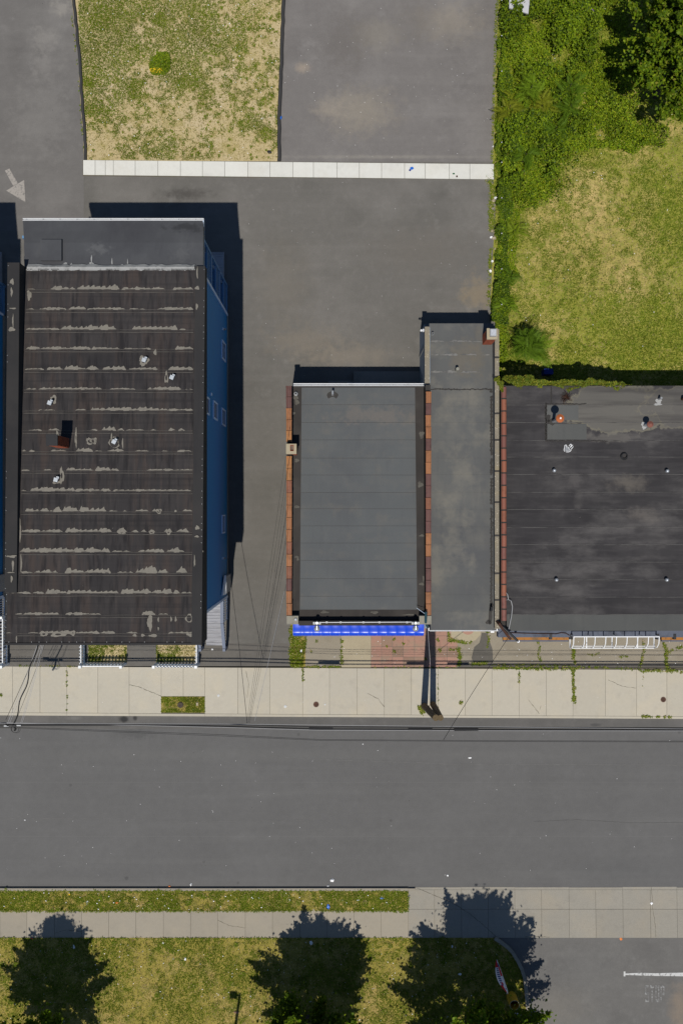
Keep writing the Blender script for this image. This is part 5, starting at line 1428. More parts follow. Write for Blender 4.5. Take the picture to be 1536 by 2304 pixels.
b.lathe((x, y, -.03), [(.17, 0), (.165, .06), (.15, .085), (.06, .08), (.04, .06)], 14)
tag(b.build('tree_stump', m_bark), 'low cut tree stump in the sidewalk grass pit', 'stump')
tag(MB().cbox(W(444, 1584), .11, .17, -.02, .04).build('brick', m_agg2), 'single pale brick lying in the sidewalk grass pit', 'brick')
dr = thing('trash_drum', 'open yellow trash drum standing under the street tree by the curved kerb', 'drum', at(1149, 2240, 0))
x, y, _ = at(1149.5, 2241, 0); hD = .95
MB().lathe((x, y, 0), [(.27, 0), (.285, .02), (.27, .05), (.27, .3), (.283, .32), (.27, .34), (.27, .6), (.283, .62), (.27, .64), (.27, hD), (.25, hD), (.25, .25), (.0, .25)], 24, False).build('body', m_yellow, dr, True)
MB().torus((x, y, hD), .262, .016, 24, 6).build('rim', m_agg2, dr, True)
MB().lathe((x, y, .26), [(.245, 0), (.2, .1), (.0, .06)], 16, False).build('trash_bag', m_black, dr)
fl = thing('feather_flag', 'tall red white and navy feather flag planted in the shaded lawn', 'flag', at(1116.5, 2158, 0))
def fp(f, off):   # along the mast by height fraction, offset west in metres
    z = .08 + 3.45 * f
    bx, by = at(1117 , 2159, 0)[:2]
    return (bx - off, by + .02 * math.sin(f * 5), z)
MB().tube([fp(-.02, 0), fp(.5, 0), fp(.92, 0), fp(1.0, .10)], .016, 6).build('mast', m_white, fl, True)
WD = lambda f: .34 * max(0, math.sin(math.pi * min(1, .06 + .94 * f) ** 1.25)) ** .8 if f < .999 else 0.0
def flag_part(name, f0, f1, a0, a1, mat, dy=0.0, n=14):
    vs = []; fs = []
    for k in range(n + 1):
        f = f0 + (f1 - f0) * k / n; w = WD(f)
        aa0 = a0(f) if callable(a0) else a0; aa1 = a1(f) if callable(a1) else a1
        for a in (aa0, aa1):
            p = fp(f, .012 + w * a); vs.append((p[0], p[1] + dy, p[2]))
        if k: fs.append((2 * k - 2, 2 * k - 1, 2 * k + 1, 2 * k))
    n2 = len(vs); vs2 = vs + [(x, y - .004, z) for x, y, z in vs]
    fs2 = fs + [tuple(i + n2 for i in f[::-1]) for f in fs]
    return MB().add(vs2, fs2).build(name, mat, fl)
flag_part('cloth', 0, 1, 0, 1, m_flagw)
flag_part('red_band', .0, .24, .35, 1, m_flagr, .006); flag_part('red_band', .2, .5, 0, .28, m_flagr, .006); flag_part('red_band', .76, .99, .5, 1, m_flagr, .006)
flag_part('blue_mark', .10, .22, .0, .3, m_flagb, .006)
for k in range(9):
    f = .27 + k * .058
    flag_part('blue_mark', f, f + .032, .36, .8, m_flagb, .006, 3)
flag_part('red_mark', .68, .74, .3, .6, m_flagr, .008, 3); flag_part('blue_mark', .84, .88, .1, .3, m_flagb, .008, 3)
ys = thing('yard_sign', 'small pale lettered yard sign leaning by the yellow drum', 'sign', at(1158, 2268, 0))
p0 = Vector(at(1155, 2271, .34)); ux = Vector((.33, 0.03, 0)); uv = Vector((.02, -.20, .16))
MB().add([p0, p0 + ux, p0 + ux + uv, p0 + uv, p0 - Vector((0, 0, .01)), p0 + ux - Vector((0, 0, .01)), p0 + ux + uv - Vector((0, 0, .01)), p0 + uv - Vector((0, 0, .01))],
         [(0, 1, 2, 3)[::-1], (4, 5, 6, 7), (0, 4, 5, 1), (1, 5, 6, 2), (2, 6, 7, 3), (3, 7, 4, 0)]).build('board', m_flagw, ys)
for k in range(5):
    a = .12 + k * .165; q0 = p0 + uv * a + ux * .1 + Vector((0, -.003, .006)); q1 = p0 + uv * a + ux * (.9 - .1 * (k % 2)) + Vector((0, -.003, .006))
    MB().beam(q0, q1, .022, .004).build('text_line', m_flagb, ys)
for t in (.2, .8): MB().tube([p0 + ux * t - Vector((0, 0, .36)), p0 + ux * t + uv * .1], .008, 5).build('stake', m_galv_dull, ys)

# shed corner and tub at the top of the yard
sd_ = thing('shed', 'white roofed shed half buried in the undergrowth beyond the hedge', 'shed', W(1165, -30))
MB().box(X(1148, 2), Y(14, 2), 0, X(1190, 2), Y(-90, 2), 2.1).build('wall', m_wallgrey, sd_)
MB().prism([(X(1145, 2.2), Y(17, 2.2), 2.18), (X(1188, 2.2), Y(30, 2.2), 2.18), (X(1196, 2.2), Y(-95, 2.2), 2.35), (X(1145, 2.2), Y(-95, 2.2), 2.35)], (-.08,), 0).build('roof', m_concrete_d, sd_)
tag(MB().box(X(1206), Y(10), .3, X(1222), Y(-20), .75).build('crate', m_orange), 'orange crate standing in the undergrowth next to the shed', 'crate')
tb = thing('planter_tub', 'black round tub with a purple rim among the tall weeds', 'tub', W(1320, 40))
x, y, _ = W(1321, 41)
MB().lathe((x, y, 0), [(.20, 0), (.25, .5), (.23, .5), (.20, .12), (0, .12)], 18, False).build('body', m_black, tb, True)
MB().torus((x, y, .50), .245, .018, 20, 6).build('rim', m_purple, tb, True)
tag(MB().box(X(1217), Y(846), 0, X(1237), Y(834), .7).build('storage_bin', m_flagb), 'blue bin standing against the vine wall in the shade', 'bin')

# ================================================================== GRASS AND PLANTS
GREEN = np.array([(.120, .180, .010), (.155, .205, .014), (.084, .135, .010), (.190, .210, .020)])
OLIVE = np.array([(.250, .220, .046), (.205, .190, .034), (.290, .245, .065)])
STRAW = np.array([(.46, .36, .165), (.40, .315, .135), (.53, .42, .21)])
def grass(name, label, poly, n, green, coarse=.55, fine=2.0, z=0.0, size=(.05, .10), seed=1, thr=.42, exclude=None, straw=.35, weights=None, wid=(.018, .038), base=.30):
    """one mass of blades: clumps are denser where the noise is high"""
    P = np.array(pl(poly)); r = np.random.default_rng(seed)
    lo, hi = P.min(0), P.max(0)
    x = r.uniform(lo[0], hi[0], n * 2); y = r.uniform(lo[1], hi[1], n * 2)
    k = inpoly(x, y, [tuple(q) for q in P]); x, y = x[k], y[k]
    d = .46 * vnoise(x * coarse + 5, y * coarse + 9, seed, 3) + .24 * vnoise(x * fine, y * fine, seed + 1, 3) + .30 * vnoise(x * 5.2, y * 5.2, seed + 2, 2)
    d = .5 + (d - .5) * 1.45
    if weights is not None: d = d + weights(x, y)
    keep = r.random(len(x)) < np.clip((d - thr) * 7 + .35, base, 1)
    if exclude is not None: keep &= ~exclude(x, y)
    x, y, d = x[keep][:n], y[keep][:n], d[keep][:n]; m = len(x)
    g = r.random(m) < np.clip((d - thr) * green * 5 + .30, .06, .97)
    pal = np.where(g[:, None], GREEN[r.integers(0, 4, m)], np.where((r.random(m) < straw)[:, None], STRAW[r.integers(0, 3, m)], OLIVE[r.integers(0, 3, m)]))
    pal = pal * r.uniform(.62, 1.30, (m, 1)) * (.72 + .56 * vnoise(x * 1.1 + 70, y * 1.1, seed + 4, 3))[:, None]
    a = r.random(m) * 2 * np.pi; L = r.uniform(*size, m); hgt = L * r.uniform(.4, 1.0, m); w = r.uniform(*wid, m)
    V = np.zeros((m, 3, 3)); px_, py_ = -np.sin(a), np.cos(a)
    V[:, 0] = np.stack([x + px_ * w / 2, y + py_ * w / 2, np.full(m, z + .002)], 1)
    V[:, 1] = np.stack([x - px_ * w / 2, y - py_ * w / 2, np.full(m, z + .002)], 1)
    V[:, 2] = np.stack([x + np.cos(a) * L, y + np.sin(a) * L, z + hgt], 1)
    o = np_mesh(name, V.reshape(-1, 3), np.arange(m * 3).reshape(m, 3), m_grass, np.repeat(pal, 3, 0))
    return tag(o, label, 'grass', None, 'stuff')
grass('grass', 'thin patchy grass on the fenced off dry lawn between the lots', [(176, -150), (178, 60), (192, 260), (197, 359), (624, 361), (625, 280), (630, 100), (633, -150)], 80000, 1.5, .45, 2.2, .01, (.05, .11), 21, .45, None, .40,
      lambda x, y: .10 * np.clip((Y(200) - y) / -6, -1, 1) * .6 + .07 * np.clip(-(x - X(420)) / 6, -1, 1), base=.12)
grass('grass', 'mown yellowing grass over the open yard', [(1118, -100), (1800, -100), (1800, 868), (1126, 868), (1118, 735), (1110, 480), (1112, 366)], 170000, 1.2, .30, 1.7, .012, (.06, .12), 22, .38, None, .5,
      lambda x, y: -.16 * np.exp(-(((x - X(1340)) / 4.0) ** 2 + ((y - Y(540)) / 3.4) ** 2)) + .05 * np.clip((Y(640) - y) / 3, 0, 1))
grass('grass', 'worn mixed grass on the lawn south of the street', [(-300, 2111)] + kc[:-2] + [(1186, 2500), (-300, 2500)], 130000, 1.2, .35, 1.6, .0, (.06, .12), 23, .42, None, .45)
grass('grass', 'rough clovery grass on the kerb side verge', [(-200, 2005), (917, 2005), (917, 2050.5), (-200, 2050.5)], 26000, 1.3, .5, 2.0, -.01, (.05, .11), 24, .41, None, .35)
grass('grass', 'grass in the sidewalk pit', [(363.5, 1568), (461, 1568), (461, 1603), (363.5, 1603)], 3200, 1.2, .9, 2.0, -.02, (.04, .08), 25, .40, None, .4,
      lambda x, y: -.15 * np.exp(-(((x - X(410)) / .7) ** 2 + ((y - Y(1590)) / .4) ** 2)))
for q, s_ in (([(200, 1400), (285, 1400), (285, 1489), (200, 1489)], 26), ([(352, 1400), (444, 1400), (444, 1489), (352, 1489)], 27)):
    grass('grass', 'patchy grass inside the picket fence ' + ('by the wire fan' if s_ == 26 else 'by the entry steps'), q, 4200, 1.2, .8, 2.2, .012, (.05, .09), s_, .40, None, .4)
grass('grass', 'green weeds filling the bed beside the awning', [(654, 1400), (684, 1400), (690, 1440), (682, 1500), (656, 1500)], 1500, 1.2, 1.2, 2.4, .01, (.06, .12), 28, .44, None, .4)

# weeds in joints and cracks, all the small tufts together are one mass
def tufts(name, label, spots, seed):
    r = np.random.default_rng(seed); C = []
    for (x, y, rad, n) in spots:
        a = r.random(n) * 6.283; q = rad / 40 * np.sqrt(r.random(n))
        C.append(np.stack([X(x) + q * np.cos(a), Y(y) + q * np.sin(a)], 1))
    C = np.concatenate(C); m = len(C); a = r.random(m) * 6.283; L = r.uniform(.04, .10, m); w = r.uniform(.02, .045, m)
    pal = GREEN[r.integers(0, 4, m)] * r.uniform(.8, 1.3, (m, 1)); pal[r.random(m) < .12] = STRAW[0]
    V = np.zeros((m, 4, 3)); cx, sx = np.cos(a), np.sin(a)
    zb = np.full(m, .012); 
    V[:, 0] = np.stack([C[:, 0], C[:, 1], zb], 1)
    V[:, 1] = np.stack([C[:, 0] + cx * L * .5 - sx * w / 2, C[:, 1] + sx * L * .5 + cx * w / 2, zb + L * .5], 1)
    V[:, 2] = np.stack([C[:, 0] + cx * L, C[:, 1] + sx * L, zb + L * .45], 1)
    V[:, 3] = np.stack([C[:, 0] + cx * L * .5 + sx * w / 2, C[:, 1] + sx * L * .5 - cx * w / 2, zb + L * .5], 1)
    return tag(np_mesh(name, V.reshape(-1, 3), np.arange(m * 4).reshape(m, 4), m_grass, np.repeat(pal, 4, 0)), label, 'weeds', None, 'stuff')
sp = []
def crack(pts, rad, n, fill=.75):
    for i in range(len(pts) - 1):
        (x0, y0), (x1, y1) = pts[i], pts[i + 1]; L = math.hypot(x1 - x0, y1 - y0); k = max(1, int(L / 3))
        for j in range(k):
            if rnd.random() < fill: t = j / k; sp.append((x0 + (x1 - x0) * t + rnd.uniform(-1, 1), y0 + (y1 - y0) * t + rnd.uniform(-1, 1), rad * rnd.uniform(.5, 1.3), int(n * rnd.uniform(.4, 1.4))))
crack([(1290, 1458), (1288, 1476), (1292, 1492), (1290, 1497)], 3.5, 26, .95)
crack([(1208, 1442), (1213, 1458), (1210, 1478), (1217, 1492)], 2.2, 12)
crack([(1288.5, 1508), (1288, 1530), (1289, 1560), (1291, 1584)], 2.6, 22, .9)
sp.append((1290, 1572, 6, 80)); sp.append((1290, 1548, 4, 40))
crack([(1167, 1508), (1167, 1540)], 1.4, 10); crack([(1446, 1508), (1447, 1560)], .5, 1, .3)
crack([(1110, 1503), (1240, 1505), (1310, 1505)], 2.6, 16, .8); crack([(1106, 1496), (1290, 1498)], 2.2, 10, .6); crack([(1300, 1500), (1536, 1510)], 2.4, 9, .55); crack([(1440, 1510), (1600, 1512)], 2.6, 15, .7)
crack([(1492, 1448), (1498, 1466), (1497, 1490), (1500, 1505)], 4.5, 26, .95); crack([(1536, 1455), (1515, 1460), (1500, 1470)], 2.6, 14)
crack([(1444, 1440), (1447, 1464), (1442, 1485), (1438, 1500)], 2.6, 16); crack([(1318, 1472), (1336, 1474), (1358, 1465)], 2, 10); crack([(1390, 1480), (1412, 1476)], 2.2, 12)
crack([(1008, 1424), (1010, 1440), (1022, 1442), (1048, 1446)], 3.6, 26, .9); crack([(1030, 1455), (1034, 1476), (1031, 1500)], 4.2, 30, .95); crack([(1046, 1448), (1062, 1444)], 2, 12)
crack([(1095, 1420), (1099, 1440), (1094, 1458)], 1.8, 10); crack([(1060, 1494), (1096, 1492)], 3.8, 24, .9); crack([(1006, 1463), (1024, 1460)], 2.6, 16)
crack([(768, 1440), (768, 1470), (769, 1500)], 2.6, 16, .7); crack([(690, 1500), (770, 1500)], 2.2, 14, .7); crack([(834, 1501), (1030, 1502)], 1.2, 5, .35); crack([(681, 1502), (682, 1535)], 1.2, 8, .8)
crack([(654, 1410), (653, 1470), (655, 1500)], 3.5, 20, .8); crack([(151, 1510), (151.5, 1600)], .8, 6, .4); crack([(985, 1508), (985, 1600)], .7, 3, .4)
crack([(1096, 400), (1108, 425), (1104, 470), (1106, 520)], 7, 60, .95); crack([(1110, 366), (1110, 400)], 4, 30); crack([(1102, 560), (1100, 640), (1098, 690)], 3.6, 26, .7); crack([(1116, 10), (1110, 200), (1106, 360)], 2.6, 16, .6)
crack([(40, 1498), (170, 1499)], 1.0, 6, .3); crack([(1440, 1612), (1510, 1614)], 2.4, 18, .8); crack([(943, 1590), (948, 1598), (951, 1606)], 5, 50, .95)
crack([(163, 40), (180, 200), (188, 340)], 1.2, 6, .35); crack([(918, 2050), (918, 2004)], 1.5, 8, .6); crack([(0, 2050), (918, 2050)], 1.4, 7, .6); crack([(0, 2111), (918, 2111)], 1.6, 7, .6); crack([(0, 2004.5), (918, 2005)], 1.6, 8, .6)
for q in [(1036, 1581, 4, 50), (886, 1438, 2.4, 24), (886, 1466, 3, 34), (869, 1454, 1.8, 16), (907, 1448, 2, 20), (989, 1463, 3.2, 40), (985, 1440, 3, 26), (957, 1482, 2, 18), (700, 1465, 3, 16), (712, 1443, 2.4, 14), (950, 1600, 6, 70), (3, 1563, 3, 30)]: sp.append(q)
# darker clumps on the dry lawn
r0 = random.Random(5)
for k in range(430):
    x = r0.uniform(195, 628); y = r0.uniform(0, 358)
    if r0.random() < .25 + .75 * (x > 430): sp.append((x, y, r0.uniform(1.2, 3.2), r0.randint(10, 34)))
for q in [(360, 145, 24, 1500), (523, 219, 8, 130), (592, 228, 8, 110), (362, 45, 16, 400), (200, 190, 12, 260), (600, 300, 14, 300), (545, 110, 16, 300), (310, 200, 24, 420), (420, 190, 22, 380), (230, 40, 30, 800), (300, 15, 40, 900), (560, 20, 40, 700), (210, 250, 16, 360)]: sp.append(q)
for k in range(60): sp.append((r0.uniform(0, 1100), r0.uniform(2112, 2304), r0.uniform(4, 12), r0.randint(40, 140)))
for k in range(26): sp.append((r0.gauss(668, 6), r0.uniform(1412, 1500), r0.uniform(2, 6), r0.randint(30, 90)))
for k in range(50): sp.append((r0.uniform(0, 915), r0.uniform(2006, 2049), r0.uniform(4, 10), r0.randint(50, 140)))
tufts('weeds', 'small green weeds and clumps in joints, cracks and bare ground', sp, 31)
b = MB()
for k in range(70):
    a = rnd.random() * 6.28; q = .5 * math.sqrt(rnd.random()); x = X(352) + q * math.cos(a) * .7; y = Y(160) + q * math.sin(a) * .35
    b.lathe((x, y, .09 + rnd.random() * .05), [(.002, 0), (.022, .012), (.0, .016)], 6)
tag(b.build('flowers', M('yellow_petals', (.75, .48, .02, 1))), 'small yellow flowers on the bushy clump in the dry lawn', 'flowers', None, 'stuff')

def leaf_quads(C, size, r, upbias=.7, elong=1.5, cols=None, dirs=None):
    """leaf shaped quads at centres C"""
    m = len(C)
    nrm = r.normal(size=(m, 3)); nrm /= np.linalg.norm(nrm, axis=1)[:, None]; nrm[:, 2] = np.abs(nrm[:, 2]) + upbias
    nrm /= np.linalg.norm(nrm, axis=1)[:, None]
    t = r.normal(size=(m, 3)) if dirs is None else dirs + .35 * r.normal(size=(m, 3))
    t -= nrm * (t * nrm).sum(1)[:, None]; t /= np.linalg.norm(t, axis=1)[:, None]
    s_ = np.cross(nrm, t); L = r.uniform(.7, 1.3, m)[:, None] * size; w = L / elong
    V = np.zeros((m, 4, 3))
    V[:, 0] = C - t * L * .5; V[:, 1] = C + s_ * w * .5 - t * L * .05 + nrm * L * .08; V[:, 2] = C + t * L * .5; V[:, 3] = C - s_ * w * .5 - t * L * .05 + nrm * L * .08
    return V.reshape(-1, 3), np.arange(m * 4).reshape(m, 4), np.repeat(cols, 4, 0)
def leaf_cols(m, r, base, var=.25, yellow=.0):
    c = np.array(base)[r.integers(0, len(base), m)] * r.uniform(1 - var, 1 + var, (m, 1))
    k = r.random(m) < yellow; c[k] = np.array((.19, .19, .025)) * r.uniform(.8, 1.2, (k.sum(), 1)); return c
WEEDG = [(.150, .225, .008), (.190, .260, .010), (.110, .175, .008), (.240, .285, .014), (.080, .130, .008)]
DARKG = [(.055, .098, .008), (.080, .132, .008), (.040, .074, .008), (.115, .170, .010)]

def mass(name, label, cat, poly, n, hmax, size, pal, seed, sc=.6, kind='stuff', thr=.0, yellow=0, z0=.0, elong=1.6, upb=.7, soft=0.0):
    r = np.random.default_rng(seed); P = np.array(pl(poly)); lo, hi = P.min(0), P.max(0)
    x = r.uniform(lo[0], hi[0], n * 3); y = r.uniform(lo[1], hi[1], n * 3)
    wob = .35 * (vnoise(x * 1.6, y * 1.6, seed + 5) - .5) + soft * (vnoise(x * .55, y * .55, seed + 6) - .5) + soft * .35 * r.normal(size=len(x))
    wob2 = .35 * (vnoise(x * 1.6, y * 1.6, seed + 7) - .5) + soft * (vnoise(x * .55, y * .55, seed + 8) - .5)
    k = inpoly(x + wob * 2, y + wob2 * 2, [tuple(q) for q in P]); x, y = x[k], y[k]
    k = (np.hypot(x - X(1321), y - Y(41)) > .42) & ~((x > X(1145)) & (x < X(1194)) & (y > Y(30))); x, y = x[k], y[k]
    d = vnoise(x * sc, y * sc, seed, 4); k = r.random(len(x)) < np.clip((d - thr) * 6, .0, 1); x, y, d = x[k][:n], y[k][:n], d[k][:n]
    hh = hmax * np.clip((d - .22) * 1.9, .10, 1)
    f2 = vnoise(x * sc * 4, y * sc * 4, seed + 2, 2); hh = hh * (.55 + .9 * f2)
    z = z0 + hh * np.sqrt(r.uniform(.12, 1, len(x)))
    tone = .75 + .6 * vnoise(x * .8 + 40, y * .8, seed + 9, 2)
    cols = leaf_cols(len(x), r, pal, .22, yellow) * tone[:, None]
    V, F, c = leaf_quads(np.stack([x, y, z], 1), size, r, upb, elong, cols)
    return tag(np_mesh(name, V, F, m_leaf, c), label, cat, None, kind)
mass('undergrowth', 'tall tangled green weeds over the upper yard', 'undergrowth', [(1132, -80), (1400, -80), (1385, 120), (1420, 240), (1500, 300), (1450, 345), (1330, 345), (1250, 370), (1230, 430), (1190, 470), (1130, 480), (1124, 300)], 70000, 1.15, .105, WEEDG, 41, .9, thr=.30, yellow=.03, soft=1.1)
mass('undergrowth', 'taller leafy brush standing in clumps through the weed patch', 'undergrowth', [(1130, -80), (1380, -80), (1370, 60), (1330, 150), (1345, 240), (1310, 330), (1240, 350), (1200, 420), (1130, 440), (1122, 240)], 42000, 2.3, .13, WEEDG[:3] + DARKG[2:], 47, .75, thr=.47, yellow=.02, soft=.5, upb=.5)
mass('undergrowth', 'low weeds along the foot of the hedge', 'undergrowth', [(1120, 470), (1180, 470), (1160, 540), (1165, 620), (1140, 720), (1130, 860), (1122, 860), (1112, 700), (1118, 560)], 6500, .45, .09, WEEDG, 42, .8, thr=.2, yellow=.05)
mass('undergrowth', 'bushy green clump with yellow flowers in the middle of the dry lawn', 'weed clump', [(360 + 24 * math.cos(t * .524), 143 + 27 * math.sin(t * .524)) for t in range(12)], 1700, .24, .075, WEEDG, 49, 1.5)

def hedge(label, poly, n, h, seed, pal):
    t = thing('vine_hedge', label, 'hedge', (*W(1125, poly[0][1])[:2], 0), 'vine covered fence along the lot edge')
    o = mass('foliage', None, None, poly, n, h, .10, pal, seed, .9, None, .0, .02, 0.0, 1.4)
    o.parent = t; o.matrix_parent_inverse = t.matrix_basis.inverted(); 
    if 'kind' in o: del o['kind']
    ys_ = [p[1] for p in poly]; b = MB()
    y = min(ys_)
    while y < max(ys_):
        xm = 1128 if y < 330 else 1128
        b.tube([W(xm, y, 0), W(xm, y, 1.2)], .03, 6); y += 80
    b.build('fence_post', m_galv_dull, t)
hedge('dense vine hedge beside the upper grey lot', [(1124, -80), (1150, -80), (1146, 100), (1142, 200), (1136, 300), (1138, 365), (1110, 365), (1111, 280), (1116, 160), (1122, 60)], 15000, 1.35, 43, DARKG + WEEDG[:2])
hedge('lower broken vine hedge beside the main lot and its rubble', [(1114, 365), (1146, 365), (1148, 460), (1140, 560), (1150, 640), (1142, 735), (1104, 728), (1102, 690), (1112, 610), (1118, 480)], 11000, 1.1, 44, DARKG + WEEDG[:1])
tag(mass('ivy', 'pale green ivy spilling over the rear edge of the dark felt roof', 'ivy', [(1128, 858), (1150, 848), (1190, 846), (1196, 856), (1260, 857), (1330, 857), (1420, 866), (1420, 871), (1330, 873), (1300, 880), (1262, 884), (1240, 876), (1150, 872)], 5200, .55, .12, [(.13, .17, .018), (.16, .18, .02), (.10, .15, .016), (.20, .19, .02)], 45, 1.1, 'thing', z0=2.75), None)
for o in [o for o in bpy.data.objects if o.name.startswith('ivy')]:
    # the survey polygon was read at the height of the eaves
    o.scale = (.945, .945, 1)
tag(mass('ivy', 'small pale ivy clump climbing over the pebble wall cap', 'ivy', [(1112, 852), (1124, 846), (1130, 860), (1128, 885), (1122, 880), (1116, 862)], 700, .5, .11, [(.15, .18, .018), (.19, .19, .02), (.12, .16, .016)], 46, 1.1, 'thing', z0=3.5), None)
bpy.data.objects['ivy.001'].scale = (.925, .925, 1)

# feather leaved saplings
def frond_mesh(L, seed, droop):
    r = np.random.default_rng(seed); b = MB()
    n = 14; pts = []
    for k in range(n + 1):
        t = k / n; pts.append(Vector((L * t * (1 - .12 * droop * t), 0, L * (.42 * t - (.42 + .38 * droop) * t * t))))
    b.tube(pts, .012, 4, .004)
    for k in range(2, n + 1):
        p = pts[k]; t = k / n; ll = L * .27 * math.sin(math.pi * min(1, .18 + .80 * t)) + .05
        for s_ in (-1, 1):
            d = Vector((.42, s_, -.18 - .1 * r.random())).normalized(); w = Vector((1, 0, .1)) * ll * .095
            m_ = p + d * ll * .45
            b.add([p, m_ + w, p + d * ll, m_ - w], [(0, 1, 2, 3)])
    b.add([pts[-1], pts[-1] + Vector((.05, .03, -.01)), pts[-1] + Vector((.14, 0, -.04)), pts[-1] + Vector((.05, -.03, -.01))], [(0, 1, 2, 3)])
    return b
m_frond = [M('frond_green', (.130, .205, .010, 1), [('m', 9, .2)], spec=.1, rough=.6, trans=.2), M('frond_dark', (.080, .140, .008, 1), [('m', 9, .2)], spec=.1, rough=.6, trans=.2), M('frond_lime', (.160, .220, .012, 1), [('m', 9, .15)], spec=.1, rough=.6, trans=.2), M('frond_bronze', (.170, .190, .012, 1), [('m', 9, .2)], spec=.1, rough=.6, trans=.2)]
FR = {}
def sapling(label, px_, py_, h, L, n, mat, seed, tiers=2):
    r = random.Random(seed); x, y = X(px_, h), Y(py_, h)
    t = thing('feather_leaved_sapling', label, 'sapling', (x, y, 0), 'feather leaved saplings in the yard')
    MB().tube([(x, y, 0), (x + .02, y, h * .5), (x, y, h)], .03, 6, .015).build('stem', m_bark, t)
    for k in range(n):
        key = (mat, k % 3, round(L, 1))
        if key not in FR:
            o = frond_mesh(L, k, (.5, .9, .2)[k % 3]).build('frond', m_frond[mat], t, org=Vector((0, 0, 0))); FR[key] = o.data
        else:
            o = bpy.data.objects.new('frond', FR[key]); COL.objects.link(o); o.parent = t
        a = 6.283 * (k * .382 + r.uniform(-.05, .05)); s_ = r.uniform(.65, 1.1)
        o.location = (r.gauss(0, .22) * L, r.gauss(0, .22) * L, h - (k / n) * h * .45 + r.uniform(-.1, .1))
        o.rotation_euler = (r.uniform(-.25, .25), r.uniform(-.15, .25) + .25 * (k / n) - .35 * (k < n * .3), a); o.scale = (s_, s_, s_)
sapling('largest dark feather leaved sapling beside the pebble capped wall', 1192, 771, 2.3, 1.0, 46, 1, 1)
sapling('feather leaved sapling next to the largest, closer to the open grass', 1210, 782, 1.6, .95, 16, 0, 2)
sapling('bronze tinted sapling nearest the upper lot hedge', 1148, 236, 2.1, .75, 22, 3, 3)
sapling('green sapling in the weeds north of the bronze one', 1197, 192, 2.3, .8, 24, 0, 4)
sapling('green sapling deep in the weeds towards the leafy tree', 1285, 188, 2.3, .9, 20, 1, 5)
sapling('bronze sapling in the middle of the weed patch', 1222, 230, 2.1, .8, 20, 3, 6)
sapling('dark sapling just below the middle of the weed patch', 1285, 236, 2.0, .7, 18, 1, 7)
sapling('small dark sapling beside the end of the pale walk', 1184, 345, 1.8, .7, 18, 1, 8)
sapling('lime green young sapling by the broken hedge', 1158, 518, .8, .8, 10, 2, 9)
sapling('small dull sapling by the lower hedge', 1150, 622, .9, .75, 8, 1, 10)
sapling('smallest sapling at the hedge end near the brick chimney', 1138, 682, .7, .6, 8, 0, 11)
sapling('dull sapling at the bottom edge of the weed patch', 1252, 285, 1.7, .8, 11, 1, 12)

# trees
def tree(label, bx, by, h, Rm, zlow, prof, nclump, nleaf, size, pal, seed, yellow=.03, clr=.5, group=None, up=.0):
    r = np.random.default_rng(seed); x0, y0 = at(bx, by, 0)[:2]
    t = thing('street_tree', label, 'tree', (x0, y0, 0), group)
    b = MB(); b.tube([(x0, y0, 0), (x0 + .05, y0 + .03, h * .3), (x0 - .03, y0, h * .6), (x0, y0, h * .92)], .20, 10, .03)
    cs = []
    for k in range(nclump):
        f = (k + .5) / nclump; f = f ** 1.15; z = zlow + (h - zlow) * f
        rr = Rm * prof(f); a = k * 2.39996 + r.uniform(-.4, .4); q = rr * (r.uniform(.12, 1.0) ** .5) * r.uniform(.80, 1.18)
        cs.append((x0 + q * math.cos(a), y0 + q * math.sin(a), z + up * q))
    cs = np.array(cs)
    for c in cs[::5]:
        zb = max(zlow * .6, c[2] - .55 * math.hypot(c[0] - x0, c[1] - y0) - .5)
        b.tube([(x0, y0, zb), ((x0 + c[0]) / 2, (y0 + c[1]) / 2, zb + (c[2] - zb) * .4), tuple(c)], .05, 5, .012)
    b.build('trunk', m_bark, t)
    per = nleaf // nclump
    C = []; Cc = []
    for c in cs:
        d = c - np.array((x0, y0, c[2] - .55 * math.hypot(c[0] - x0, c[1] - y0) - .35)); d /= np.linalg.norm(d)
        g_ = r.normal(size=(per, 3)); g_ /= np.linalg.norm(g_, axis=1)[:, None]; g_ *= r.random((per, 1)) ** .5
        ln = r.triangular(-1, -.1, 1.15, per)[:, None]
        e = g_ * clr * .95 * (1.10 - .85 * np.abs(ln)) + ln * d * clr * 2.3
        lo_ = r.random((per, 1)) < .16
        e = np.where(lo_, r.normal(size=(per, 3)) * clr * .95, e)
        C.append(c + e * r.uniform(.7, 1.25)); Cc.append(leaf_cols(per, r, pal, .25, yellow) * r.uniform(.75, 1.25))
    C = np.concatenate(C); cols = np.concatenate(Cc); k = C[:, 2] > zlow * .75; C, cols = C[k], cols[k]
    V, F, c = leaf_quads(C, size, r, .45, 1.4, cols)
    o = np_mesh('crown', V, F, m_leaf, c, t, (x0, y0, 0))
    return t
TREEG = [(.090, .155, .005), (.125, .195, .006), (.065, .115, .005), (.175, .235, .010)]
py_prof = lambda f: min(1, .70 + 2.2 * f) * (1 - f) ** .72 + .02
tree('street tree farthest west on the south lawn, seen mainly by its shadow', 112, 2298, 12.0, 3.05, 3.4, lambda f: min(1, .70 + 2.2 * f) * (1 - f) ** .95 + .01, 170, 60000, .17, TREEG, 51, clr=.36, group='street trees on the south lawn')
py_prof2 = lambda f: min(1, .72 + 2.0 * f) * (1 - f ** 1.25) ** .8 + .03
dome = lambda f: min(1, .70 + 2.0 * f) * (1 - f ** 1.8) ** .7 + .02
tree('middle street tree on the south lawn with a broad dark crown', 694, 2290, 10.0, 3.4, 3.0, py_prof2, 170, 68000, .17, TREEG, 52, clr=.40, group='street trees on the south lawn')
mx = lambda f: min(1, .75 + 2.0 * f) * (1 - f ** 1.15) ** .75 + .06
